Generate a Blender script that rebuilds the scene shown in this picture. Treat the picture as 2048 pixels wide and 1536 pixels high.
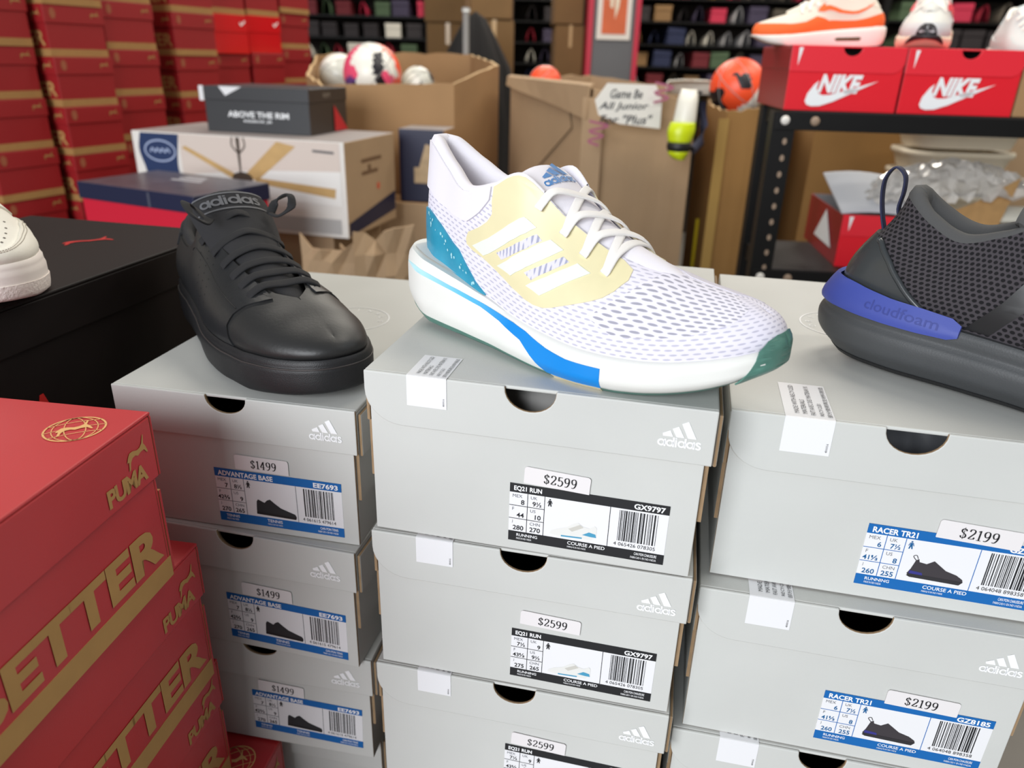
import bpy, bmesh, math, random
import numpy as np
from mathutils import Vector, Matrix
from mathutils.geometry import delaunay_2d_cdt

for o in list(bpy.data.objects):
    bpy.data.objects.remove(o)
scene = bpy.context.scene
COL = scene.collection
random.seed(7)
PI = math.pi
X3, Y3, Z3 = Vector((1, 0, 0)), Vector((0, 1, 0)), Vector((0, 0, 1))

# ------------------------------------------------------------------ camera
FPX = 1505.0
PITCH = math.radians(23.47)
ROLL = math.radians(1.593)
CAMZ = 1.42
_fw = Vector((0, math.cos(PITCH), -math.sin(PITCH)))
_up = Vector((0, math.sin(PITCH), math.cos(PITCH)))
_rt = Vector((1, 0, 0))
_r = _rt * math.cos(ROLL) + _up * math.sin(ROLL)
_u = -_rt * math.sin(ROLL) + _up * math.cos(ROLL)
CAMP = Vector((0, 0, CAMZ))
cd = bpy.data.cameras.new('camera')
cam = bpy.data.objects.new('camera', cd)
COL.objects.link(cam)
mm = Matrix((_r, _u, -_fw)).transposed().to_4x4()
mm.translation = CAMP
cam.matrix_world = mm
cd.sensor_fit = 'HORIZONTAL'
cd.sensor_width = 36.0
cd.lens = FPX / 2048 * 36.0
cd.clip_start = 0.02
cd.dof.use_dof = True
cd.dof.focus_distance = 0.53
cd.dof.aperture_fstop = 6.6
scene.camera = cam


def at(px, py, y):
    """place at distance y (metres in front of the photographer) seen at a given spot"""
    d = _fw + _r * ((px - 1024) / FPX) - _u * ((py - 768) / FPX)
    return CAMP + d * (y / d.y)


def atz(px, py, z):
    d = _fw + _r * ((px - 1024) / FPX) - _u * ((py - 768) / FPX)
    return CAMP + d * ((z - CAMZ) / d.z)


# ------------------------------------------------------------------ light
w = bpy.data.worlds.new('world')
scene.world = w
w.use_nodes = True
w.node_tree.nodes['Background'].inputs[0].default_value = (0.86, 0.93, 1.0, 1)
w.node_tree.nodes['Background'].inputs[1].default_value = 0.20


def area(name, loc, target, sx, sy, power, col):
    l = bpy.data.lights.new(name, 'AREA')
    l.shape = 'RECTANGLE'
    l.size, l.size_y = sx, sy
    l.energy = power
    l.color = col
    o = bpy.data.objects.new(name, l)
    COL.objects.link(o)
    o.location = loc
    o.rotation_euler = (Vector(target) - Vector(loc)).to_track_quat('-Z', 'Y').to_euler()
    return o


area('storefront_daylight', (-1.95, -2.95, 2.3), (0.1, 0.8, 1.0), 2.7, 2.3, 238, (0.93, 0.96, 1.0))
for k, (lx, ly, pw) in enumerate(((0.75, 1.55, 22), (-1.15, 1.9, 14), (1.9, 2.4, 20), (-0.2, 3.4, 20), (1.9, 0.2, 14), (0.2, 5.2, 60), (2.4, 4.2, 30))):  # the strongest one, near the far racks, is added fill to brighten them
    area('ceiling_and_fill_light', (lx, ly, 3.15), (lx, ly, 0), 1.25, 0.3, pw, (1.0, 0.93, 0.82))

scene.view_settings.view_transform = 'Standard'
scene.view_settings.look = 'None'
scene.view_settings.gamma = 1.0
scene.view_settings.use_curve_mapping = False
scene.view_settings.exposure = 0.0


# ------------------------------------------------------------------ materials
def srgb(r, g, b):
    def f(c):
        c /= 255.0
        return c / 12.92 if c <= 0.04045 else ((c + 0.055) / 1.055) ** 2.4
    return (f(r), f(g), f(b), 1.0)


MATS = {}


def mat(name, rgb, rough=0.7, noise=0.0, nscale=40.0, bump=0.0, bscale=300.0, metal=0.0, coat=0.0, spec=0.5,
        rgb2=None, emit=None, trans=0.0, alpha=1.0):
    """plain procedural material: principled shader, colour variation and fine relief from noise"""
    if name in MATS:
        return MATS[name]
    m = bpy.data.materials.new(name)
    m.use_nodes = True
    nt = m.node_tree
    b = nt.nodes['Principled BSDF']
    c = srgb(*rgb)
    b.inputs['Base Color'].default_value = c
    b.inputs['Roughness'].default_value = rough
    b.inputs['Metallic'].default_value = metal
    b.inputs['Coat Weight'].default_value = coat
    b.inputs['Specular IOR Level'].default_value = spec
    b.inputs['Transmission Weight'].default_value = trans
    b.inputs['Alpha'].default_value = alpha
    if noise or rgb2 or bump:
        tc = nt.nodes.new('ShaderNodeTexCoord')
    if noise or rgb2:
        n = nt.nodes.new('ShaderNodeTexNoise')
        n.inputs['Scale'].default_value = nscale
        n.inputs['Detail'].default_value = 5
        nt.links.new(tc.outputs['Object'], n.inputs['Vector'])
        r = nt.nodes.new('ShaderNodeValToRGB')
        r.color_ramp.elements[0].position = 0.3
        r.color_ramp.elements[1].position = 0.7
        if rgb2:
            r.color_ramp.elements[0].color = c
            r.color_ramp.elements[1].color = srgb(*rgb2)
        else:
            r.color_ramp.elements[0].color = tuple(x * (1 - noise) for x in c[:3]) + (1,)
            r.color_ramp.elements[1].color = tuple(min(1, x * (1 + noise)) for x in c[:3]) + (1,)
        nt.links.new(n.outputs['Fac'], r.inputs['Fac'])
        nt.links.new(r.outputs['Color'], b.inputs['Base Color'])
    if bump:
        n2 = nt.nodes.new('ShaderNodeTexNoise')
        n2.inputs['Scale'].default_value = bscale
        n2.inputs['Detail'].default_value = 3
        nt.links.new(tc.outputs['Object'], n2.inputs['Vector'])
        bp = nt.nodes.new('ShaderNodeBump')
        bp.inputs['Strength'].default_value = bump
        bp.inputs['Distance'].default_value = 0.001
        nt.links.new(n2.outputs['Fac'], bp.inputs['Height'])
        nt.links.new(bp.outputs['Normal'], b.inputs['Normal'])
    if emit:
        b.inputs['Emission Color'].default_value = c
        b.inputs['Emission Strength'].default_value = emit
    MATS[name] = m
    return m


GREY = mat('grey_board', (196, 197, 193), 0.62, noise=0.035, nscale=9, bump=0.08, bscale=900)
KRAFT = mat('kraft_board', (176, 137, 88), 0.85, noise=0.08, nscale=60, bump=0.1, bscale=700)
INNER = mat('raw_board_inside', (120, 96, 66), 0.9, noise=0.05)
WHITEP = mat('white_label_paper', (228, 228, 230), 0.5)
PRICEP = mat('white_price_paper', (224, 220, 220), 0.6)
INKB = mat('black_ink', (26, 27, 30), 0.5)
INKG = mat('grey_ink', (110, 112, 118), 0.5)
INKD = mat('dark_grey_ink', (72, 73, 76), 0.5)
RAWEDGE = mat('grey_brown_raw_edge', (150, 124, 94), 0.85, noise=0.1, nscale=80)
INKBL = mat('blue_ink', (10, 98, 170), 0.45)
INKBLT = mat('blue_text_ink', (20, 92, 145), 0.5)
INKW = mat('white_ink', (240, 241, 242), 0.5)
RED = mat('red_board', (188, 46, 50), 0.42, noise=0.05, nscale=6, bump=0.06, bscale=800)
GOLD = mat('bare_kraft_print', (178, 137, 80), 0.75, noise=0.05, nscale=50)


# ------------------------------------------------------------------ mesh helper
class MB:
    def __init__(self):
        self.v = []
        self.f = []
        self.m = []
        self.uv = None

    def vert(self, p):
        self.v.append((p[0], p[1], p[2]))
        return len(self.v) - 1

    def face(self, idx, m=0):
        self.f.append(tuple(idx))
        self.m.append(m)

    def poly(self, pts, m=0):
        self.face([self.vert(p) for p in pts], m)

    def box(self, x0, x1, y0, y1, z0, z1, m=0, mats=None):
        """mats: (-x, +x, -y, +y, -z, +z)"""
        if mats is None:
            mats = (m,) * 6
        i = [self.vert((x, y, z)) for z in (z0, z1) for y in (y0, y1) for x in (x0, x1)]
        for q, k in (((0, 4, 6, 2), 0), ((1, 3, 7, 5), 1), ((0, 1, 5, 4), 2), ((2, 6, 7, 3), 3), ((0, 2, 3, 1), 4), ((4, 5, 7, 6), 5)):
            self.face([i[a] for a in q], mats[k])
        return self

    def prism(self, poly, o, U, V, N, t, m=0, mside=None, mback=None):
        """extrude a 2D polygon (counter-clockwise seen against N) by t along N from o"""
        o, U, V, N = Vector(o), Vector(U), Vector(V), Vector(N)
        a = [self.vert(o + U * p[0] + V * p[1]) for p in poly]
        b = [self.vert(o + U * p[0] + V * p[1] + N * t) for p in poly]
        n = len(poly)
        self.face(b, m)
        self.face(a[::-1], m if mback is None else mback)
        for i in range(n):
            j = (i + 1) % n
            self.face((a[i], a[j], b[j], b[i]), m if mside is None else mside)
        return self

    def flat(self, verts, faces, o, U, V, m=0):
        o, U, V = Vector(o), Vector(U), Vector(V)
        k = len(self.v)
        for p in verts:
            self.vert(o + U * p[0] + V * p[1])
        for f in faces:
            self.face([i + k for i in f], m)
        return self

    def grid(self, P, m=0, closeu=False, closev=False):
        """P: list of rows of points"""
        k = len(self.v)
        nu, nv = len(P), len(P[0])
        for r in P:
            for p in r:
                self.vert(p)
        for i in range(nu if closeu else nu - 1):
            for j in range(nv if closev else nv - 1):
                a, b = i, (i + 1) % nu
                c, d = j, (j + 1) % nv
                self.face((k + a * nv + c, k + b * nv + c, k + b * nv + d, k + a * nv + d), m)
        return self

    def tube(self, path, r, n=8, m=0, cap=True, flat=None):
        """tube along path; r number or list; flat=(half width, half thickness, up list) gives a tape"""
        pts = [Vector(p) for p in path]
        rows = []
        up = Vector((0, 0, 1))
        for i, p in enumerate(pts):
            t = (pts[min(i + 1, len(pts) - 1)] - pts[max(i - 1, 0)]).normalized()
            if flat and flat[2] is not None:
                upv = Vector(flat[2][i])
            else:
                upv = up if abs(t.z) < 0.95 else Vector((1, 0, 0))
            s = t.cross(upv)
            s.normalize()
            q = s.cross(t)
            rr = r[i] if isinstance(r, (list, tuple)) else r
            row = []
            for k in range(n):
                a = 2 * PI * k / n
                if flat:
                    ca, sa = math.cos(a), math.sin(a)
                    e = 0.5
                    row.append(p + s * (flat[0] * math.copysign(abs(ca) ** e, ca)) + q * (flat[1] * math.copysign(abs(sa) ** e, sa)))
                else:
                    row.append(p + s * (rr * math.cos(a)) + q * (rr * math.sin(a)))
            rows.append(row)
        k = len(self.v)
        self.grid(rows, m, closev=True)
        if cap:
            self.face([k + i for i in range(n)][::-1], m)
            e = k + (len(rows) - 1) * n
            self.face([e + i for i in range(n)], m)
        return self

    def build(self, name, mats, parent=None, smooth=False, bevel=0.0, solid=0.0, loc=None, subsurf=0, seg=2):
        me = bpy.data.meshes.new(name)
        me.from_pydata(self.v, [], self.f)
        if not isinstance(mats, (list, tuple)):
            mats = [mats]
        for mt in mats:
            me.materials.append(mt)
        me.polygons.foreach_set('material_index', self.m)
        if smooth:
            me.polygons.foreach_set('use_smooth', [True] * len(self.f))
        if self.uv is not None:
            l = me.uv_layers.new(name='UVMap')
            for lp in me.loops:
                l.data[lp.index].uv = self.uv[lp.vertex_index]
        me.update()
        o = bpy.data.objects.new(name, me)
        COL.objects.link(o)
        if parent:
            o.parent = parent
        if loc is not None:
            o.location = loc
        if solid:
            md = o.modifiers.new('solid', 'SOLIDIFY')
            md.thickness = solid
            md.offset = -1
        if bevel:
            md = o.modifiers.new('bevel', 'BEVEL')
            md.width = bevel
            md.segments = seg
            md.limit_method = 'ANGLE'
            md.angle_limit = math.radians(40)
        if subsurf:
            md = o.modifiers.new('sub', 'SUBSURF')
            md.levels = md.render_levels = subsurf
        return o


def tag(o, label, cat, group=None, kind=None):
    o['label'] = label
    o['category'] = cat
    if group:
        o['group'] = group
    if kind:
        o['kind'] = kind
    return o


def thing(name, label, cat, loc=(0, 0, 0), rz=0.0, group=None):
    o = bpy.data.objects.new(name, None)
    o.empty_display_size = 0.05
    COL.objects.link(o)
    o.location = loc
    o.rotation_euler = (0, 0, rz)
    return tag(o, label, cat, group)


def stuff(o):
    """print made of many tiny pieces: one part"""
    o['kind'] = 'stuff'
    return o


def structure(o):
    o['kind'] = 'structure'
    return o


def copy_tree(o, parent=None):
    c = o.copy()
    COL.objects.link(c)
    if parent:
        c.parent = parent
    for ch in [x for x in bpy.data.objects if x.parent == o]:
        copy_tree(ch, c)
    return c


# ------------------------------------------------------------------ lettering (flat meshes)
_TXT = {}


def text2d(s, bold=0.0, res=3, shear=0.0, space=1.0):
    key = (s, bold, res, shear, space)
    if key in _TXT:
        return _TXT[key]
    cu = bpy.data.curves.new('lettering', 'FONT')
    cu.body = s
    cu.size = 1.0
    cu.offset = bold
    cu.resolution_u = res
    cu.fill_mode = 'FRONT'
    cu.shear = shear
    cu.space_character = space
    ob = bpy.data.objects.new('lettering', cu)
    me = bpy.data.meshes.new_from_object(ob)
    V = [(v.co.x, v.co.y) for v in me.vertices]
    Fc = [tuple(p.vertices) for p in me.polygons]
    bpy.data.meshes.remove(me)
    bpy.data.objects.remove(ob)
    bpy.data.curves.remove(cu)
    if not V:
        V = [(0, 0)]
    a = np.array(V)
    lo, hi = a.min(0), a.max(0)
    _TXT[key] = (a, Fc, lo, hi)
    return _TXT[key]


def put_text(mb, s, o, U, V, x, y, w=None, h=None, bold=0.0, m=0, anchor='l', res=3, shear=0.0, space=1.0):
    """write s with its lower left corner at (x, y) of the plane o + xU + yV; w, h: size of its box"""
    a, Fc, lo, hi = text2d(s, bold, res, shear, space)
    tw, th = hi - lo
    if w and h:
        sx, sy = w / tw, h / th
    elif h:
        sx = sy = h / th
    else:
        sx = sy = w / tw
    if anchor == 'r':
        x -= tw * sx
    elif anchor == 'c':
        x -= tw * sx / 2
    pts = [((p[0] - lo[0]) * sx + x, (p[1] - lo[1]) * sy + y) for p in a]
    mb.flat(pts, Fc, o, U, V, m)


def catmull(pts, n=6, closed=False):
    P = [np.array(p, float) for p in pts]
    out = []
    N = len(P)
    rng = range(N if closed else N - 1)
    for i in rng:
        p0 = P[(i - 1) % N] if closed or i > 0 else P[0] * 2 - P[1]
        p1, p2 = P[i], P[(i + 1) % N]
        p3 = P[(i + 2) % N] if closed or i + 2 < N else P[-1] * 2 - P[-2]
        for k in range(n):
            t = k / n
            out.append(0.5 * ((2 * p1) + (-p0 + p2) * t + (2 * p0 - 5 * p1 + 4 * p2 - p3) * t * t + (-p0 + 3 * p1 - 3 * p2 + p3) * t ** 3))
    if not closed:
        out.append(P[-1])
    return out


def ribbon2d(pts, wd, contrast=None):
    """flat stroke along a polyline; contrast=(thin, thick): thick where it runs upright"""
    P = [np.array(p, float) for p in pts]
    V, Fc = [], []
    for i, p in enumerate(P):
        t = P[min(i + 1, len(P) - 1)] - P[max(i - 1, 0)]
        t = t / (np.linalg.norm(t) + 1e-9)
        n = np.array([-t[1], t[0]])
        ww = wd if contrast is None else contrast[0] + (contrast[1] - contrast[0]) * abs(t[1]) ** 1.5
        V += [tuple(p + n * ww / 2), tuple(p - n * ww / 2)]
        if i:
            k = 2 * i
            Fc.append((k - 2, k - 1, k + 1, k))
    return V, Fc


SERIF = {
    '1': (0.42, [[(0.22, 0.0), (0.22, 0.98)], [(0.04, 0.02), (0.40, 0.02)], [(0.22, 0.96), (0.06, 0.86)]]),
    '2': (0.56, [catmull([(0.08, 0.74), (0.12, 0.92), (0.28, 0.98), (0.45, 0.88), (0.44, 0.64), (0.26, 0.36), (0.06, 0.06)]),
                 [(0.06, 0.05), (0.40, 0.05)], [(0.44, 0.05), (0.50, 0.24)]]),
    '4': (0.58, [[(0.38, 0.0), (0.38, 0.98)], [(0.37, 0.97), (0.04, 0.28)], [(0.04, 0.28), (0.54, 0.28)], [(0.24, 0.02), (0.52, 0.02)]]),
    '5': (0.54, [[(0.12, 0.95), (0.46, 0.95)], [(0.13, 0.97), (0.11, 0.55)], catmull([(0.11, 0.54), (0.26, 0.62), (0.44, 0.52), (0.48, 0.30), (0.36, 0.06), (0.18, 0.01), (0.05, 0.12)])]),
    '9': (0.56, [catmull([(0.26, 0.98), (0.10, 0.88), (0.07, 0.68), (0.16, 0.46), (0.30, 0.44), (0.44, 0.56), (0.46, 0.76), (0.40, 0.92)], closed=True),
                 catmull([(0.47, 0.72), (0.46, 0.44), (0.36, 0.16), (0.22, 0.03), (0.08, 0.06)])]),
    '$': (0.56, [catmull([(0.46, 0.74), (0.38, 0.90), (0.24, 0.93), (0.11, 0.82), (0.12, 0.64), (0.28, 0.50), (0.44, 0.36), (0.45, 0.16), (0.30, 0.05), (0.14, 0.08), (0.07, 0.24)]),
                 [(0.28, -0.08), (0.28, 1.06)]]),
}


def put_serif(mb, s, o, U, V, x, y, h, m=0, gap=0.08, sx=1.0):
    cx = 0.0
    for ch in s:
        adv, strokes = SERIF[ch]
        for st in strokes:
            st = [tuple(p) for p in st]
            if ch in '295' and len(st) > 20 and np.hypot(st[0][0] - st[-1][0], st[0][1] - st[-1][1]) < 0.15:
                st = st + st[:2]
            v, f = ribbon2d(st, 0, (0.055, 0.13 if ch != '$' or len(st) > 3 else 0.05))
            mb.flat([((cx + a) * h * sx + x, b * h + y) for a, b in v], f, o, U, V, m)
        cx += adv + gap
    return cx * h * sx


def circle2d(cx, cy, r, a0=0, a1=360, n=20):
    return [(cx + r * math.cos(math.radians(a0 + (a1 - a0) * i / n)), cy + r * math.sin(math.radians(a0 + (a1 - a0) * i / n))) for i in range(n + 1)]


def put_threebar(mb, o, U, V, x, y, wdt, m=0, bars=True):
    """three slanted bars above a lower-case wordmark; wdt = width of the word"""
    if bars:
        for q in ([(0.50, 0.60), (0.64, 0.67), (0.85, 0.26), (0.665, 0.26)], [(0.305, 0.455), (0.44, 0.525), (0.585, 0.26), (0.41, 0.26)],
                  [(0.10, 0.325), (0.265, 0.41), (0.335, 0.26), (0.115, 0.26)]):
            mb.flat([(x + a * wdt, y + b * wdt) for a, b in q[::-1]], [(0, 1, 2, 3)], o, U, V, m)
    st = 0.042
    r = 0.068

    def stroke(pts):
        v, f = ribbon2d(pts, st)
        mb.flat([(x + a * wdt, y + b * wdt) for a, b in v], f, o, U, V, m)
    for ch, cx in (('a', 0.09), ('d', 0.28), ('i', 0.415), ('d', 0.54), ('a', 0.73), ('s', 0.905)):
        if ch in 'ad':
            stroke(circle2d(cx, 0.095, r))
            stroke([(cx + r + 0.012, 0.002), (cx + r + 0.012, 0.188 if ch == 'a' else 0.245)])
        elif ch == 'i':
            stroke([(cx, 0.005), (cx, 0.185)])
            stroke([(cx, 0.205), (cx, 0.235)])
        else:
            stroke(catmull([(cx + 0.05, 0.15), (cx, 0.175), (cx - 0.045, 0.145), (cx, 0.1), (cx + 0.045, 0.07), (cx + 0.02, 0.02), (cx - 0.055, 0.03)], 4))

# ================================================================== the room
floor_m = mat('concrete_floor', (120, 116, 110), 0.5, noise=0.1, nscale=2.0, bump=0.05, bscale=30)
wall_m = mat('painted_wall', (150, 146, 138), 0.8, noise=0.04, nscale=3.0)
dark_wall_m = mat('dark_back_wall', (58, 50, 44), 0.85, noise=0.1, nscale=2.0)
structure(MB().box(-3.2, 3.6, -4.6, 8.3, -0.1, 0.0).build('floor', floor_m))
structure(MB().box(-3.2, 3.6, 8.2, 8.3, 0, 3.6).build('wall_back', dark_wall_m))
structure(MB().box(-3.3, -3.2, -4.6, 8.3, 0, 3.6).build('wall_left', wall_m))
structure(MB().box(3.6, 3.7, -4.6, 8.3, 0, 3.6).build('wall_right', wall_m))
# stepped display base that carries the stacks (below the picture)
base_m = mat('plinth_board', (120, 112, 100), 0.8, noise=0.06, nscale=5)


def base_block(n, pts, z):
    mb = MB()
    mb.prism(pts, (0, 0, 0), X3, Y3, Z3, z)
    structure(mb.build('trim_%d' % n, base_m))


def rect(fl, yaw, W, D, m=0.0):
    c, s = math.cos(yaw), math.sin(yaw)
    return [(fl[0] + x * c - y * s, fl[1] + x * s + y * c) for x, y in ((-m, -m), (W + m, -m), (W + m, D + m), (-m, D + m))]


# ================================================================== near red boxes
CAT = [(0.0, 0.36), (0.06, 0.52), (0.16, 0.66), (0.32, 0.66), (0.50, 0.58), (0.64, 0.60), (0.76, 0.70), (0.86, 0.98), (0.90, 0.98), (0.84, 0.66), (0.92, 0.52), (1.0, 0.26), (0.95, 0.24), (0.84, 0.42), (0.68, 0.42), (0.52, 0.36), (0.40, 0.44), (0.26, 0.42), (0.16, 0.30), (0.10, 0.06), (0.03, 0.02), (0.06, 0.22), (0.08, 0.36)]


def put_cat(mb, o, U, V, x, y, w_, h_, m=0):
    mb.flat([(x + a * w_, y + b * h_) for a, b in CAT[::-1]], [tuple(range(len(CAT)))], o, U, V, m)


def put_globe(mb, o, U, V, r, ry):
    def st(pts, wd=0.0010):
        v, f = ribbon2d(pts, wd)
        mb.flat(v, f, o, U, V)
    st([(r * math.cos(a), ry * math.sin(a)) for a in [2 * PI * k / 36 for k in range(37)]], 0.0012)
    for q in (0.35, 0.75):
        st([(r * q * math.cos(a), ry * math.sin(a)) for a in [2 * PI * k / 30 for k in range(31)]], 0.0006)
    for q in (-0.5, 0, 0.5):
        e = math.sqrt(1 - q * q)
        st([(-r * e + 2 * r * e * k / 10, ry * q + 0.12 * ry * math.sin(k / 10 * PI)) for k in range(11)], 0.0006)
    put_cat(mb, o + U.cross(V) * 0.0001, U, V, -r * 0.62, -ry * 0.5, r * 1.2, ry * 1.1)


def red_shoe_box(fr, yaw, ztop, label, W=0.19, H=0.130, D=0.30, lid_h=0.0476, group=None, word=True):
    """fr: far right upper corner; the printed long side faces right"""
    c, s = math.cos(yaw), math.sin(yaw)
    nx, ny = fr[0] - W * c + D * s, fr[1] - W * s - D * c
    root = thing('red_shoe_box', label, 'shoe box', (nx, ny, ztop - H), yaw, group)
    t = 0.0025
    i = 0.003
    mb = MB()
    mb.box(i, W - i, i, i + t, 0, H - t, mats=(0, 0, 0, 2, 0, 1))
    mb.box(i, W - i, D - i - t, D - i, 0, H - t, mats=(0, 0, 2, 0, 0, 1))
    mb.box(i, i + t, i + t, D - i - t, 0, H - t, mats=(0, 2, 0, 0, 0, 1))
    mb.box(W - i - t, W - i, i + t, D - i - t, 0, H - t, mats=(2, 0, 0, 0, 0, 1))
    mb.box(i + t, W - i - t, i + t, D - i - t, 0, t, mats=(0, 0, 0, 0, 0, 2))
    mb.build('body', [RED, KRAFT, INNER], root, bevel=0.0006)
    MB().box(W - i - t * 2, W - i + 0.0004, D - i, D - i + 0.0022, 0.004, H - lid_h - 0.012, mats=(0, 0, 1, 1, 1, 1)).build('raw_edge_tab', [RED, KRAFT], root)
    lid = MB()
    lid.box(0, W, 0, D, H - t, H, mats=(0, 0, 0, 0, 2, 0))
    lid.box(0, W, 0, t, H - lid_h, H - t, mats=(0, 0, 0, 2, 1, 0))
    lid.box(0, W, D - t, D, H - lid_h, H - t, mats=(0, 0, 2, 0, 1, 0))
    lid.box(0, t, t, D - t, H - lid_h, H - t, mats=(0, 2, 0, 0, 1, 0))
    lid.box(W - t, W, t, D - t, H - lid_h, H - t, mats=(2, 0, 0, 0, 1, 0))
    lido = lid.build('lid', [RED, KRAFT, INNER], root, bevel=0.0012)
    mb = MB()
    o = Vector((W + 0.0004, D, H))
    put_text(mb, 'PUMA', o, Y3, Z3, -0.0545, -0.0425, w=0.0405, h=0.0128, bold=0.04, space=0.9)
    put_cat(mb, o, Y3, Z3, -0.0315, -0.0290, 0.0215, 0.0185)
    mb.build('cat_wordmark', GOLD, lido)
    mb = MB()
    put_globe(mb, Vector((0.1600, 0.2670, H + 0.0004)), Vector((0.80, 0.60, 0)), Vector((-0.60, 0.80, 0)), 0.0175, 0.0165)
    mb.build('globe_emblem', mat('pale_gold_print', (226, 176, 112), 0.6), lido)
    xb = W - i + 0.0003
    MB().box(W - i - 0.0004, xb, i, D - i, 0, 0.0165).build('base_strip', GOLD, root)
    if word:
        mb = MB()
        put_text(mb, 'BETTER', Vector((xb + 0.0002, D, 0)), Y3, Z3, -0.1800, 0.0215, w=0.1705, h=0.0300, bold=0.04, space=1.0)
        mb.build('printed_word', GOLD, root)
    return root


GF = 'front stack of red shoe boxes'
red_shoe_box((-.2389, .4470), -.14, 1.1990, 'topmost red shoe box of the front left stack, lid seen from above', group=GF)
red_shoe_box((-.2405, .4835), -.155, 1.0685, 'second red shoe box of the front left stack, pushed back', group=GF)
red_shoe_box((-.2475, .4985), -.15, .9380, 'third red shoe box of the front left stack, cut by the picture bottom', group=GF)
red_shoe_box((-.2150, .5330), -.16, .8060, 'lowest red shoe box, its dark red lid corner showing before the grey stack', group=GF)
RX = rect((-.2150 - .19 * .987 - .3 * .159 - 0.06, .5330 + .19 * .159 - .3 * .987), -.16, .25, .30)
base_block(1, RX, .806 - .130)
base_block(2, rect((-.099 + .002, .46 + .004), -.205, .228, .34), 1.42 - .4445 - .1242)
base_block(3, rect((.1322, .434), -.203, .2266, .34), 1.42 - .4745 - .1335)
base_block(4, rect((-.318, .575), -.2, .2045, .33), 1.42 - .6118 - .1215)

# ------------------------------------------------------------------ black box beside the left stack
BLKB = mat('black_board', (20, 13, 12), 0.55, noise=0.06, nscale=5, spec=0.3)
REDP = mat('bright_red_print', (205, 40, 38), 0.5)


def black_box():
    W, D, H, yaw = .259, .372, .146, -.22
    c, s = math.cos(yaw), math.sin(yaw)
    fr = (-.3340, .8520)
    root = thing('shoe_box', 'large black shoe box with red logos behind the red boxes', 'shoe box', (fr[0] - W * c + D * s, fr[1] - W * s - D * c, 1.23 - H), yaw)
    mb = MB().box(0.003, W - 0.003, 0.003, D - 0.003, 0, H - 0.003)
    mb.build('body', BLKB, root, bevel=0.001)
    lid = MB()
    h = 0.040
    lid.box(0, W, 0, D, H - 0.003, H)
    lid.box(0, W, 0, 0.0025, H - h, H - 0.003)
    lid.box(0, W, D - 0.0025, D, H - h, H - 0.003)
    lid.box(0, 0.0025, 0.0025, D - 0.0025, H - h, H - 0.003)
    lid.box(W - 0.0025, W, 0.0025, D - 0.0025, H - h, H - 0.003)
    lo = lid.build('lid', BLKB, root, bevel=0.0012)
    mb = MB()
    put_cat(mb, Vector((W * 0.60, D - 0.092, H + 0.0004)), Vector((0.70, 0.72, 0)), Vector((-0.72, 0.70, 0)), -0.022, -0.013, 0.049, 0.027)
    mb.build('cat_logo', REDP, lo)
    mb = MB()
    put_text(mb, 'PUMA', Vector((W - 0.003 + 0.0004, D, 0)), Y3, Z3, -0.3815, 0.022, w=0.115, h=0.042, bold=0.02)
    mb.build('red_word', REDP, root)
    base_block(5, rect((fr[0] - W * c + D * s + .004, fr[1] - W * s - D * c), yaw, W - .006, D), 1.23 - H)


black_box()

# ================================================================== grey shoe boxes


def front_flap(W, h, hx, hw, hd, rl, rr):
    """outline of a lid's front flap: thumb hole cut from its upper edge, rounded lower corners"""
    pts = [(0, 0)]
    if rl:
        pts = [(rl * (1 - math.sin(a)), -h + rl * 0.95 * (1 - math.cos(a))) for a in [PI / 2 * (1 - k / 8) for k in range(9)]]
        pts = [(0, 0)] + pts
    else:
        pts += [(0, -h)]
    if rr:
        pts += [(W - rr * (1 - math.sin(a)), -h + rr * (1 - math.cos(a))) for a in [PI / 2 * k / 8 for k in range(9)]]
    else:
        pts += [(W, -h)]
    pts += [(W, 0)]
    hole = [(hx + hw / 2 * math.cos(a), -hd * math.sin(a) ** 0.9 if math.sin(a) > 0 else 0) for a in [PI * k / 14 for k in range(15)]]
    pts += hole
    return pts


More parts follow.
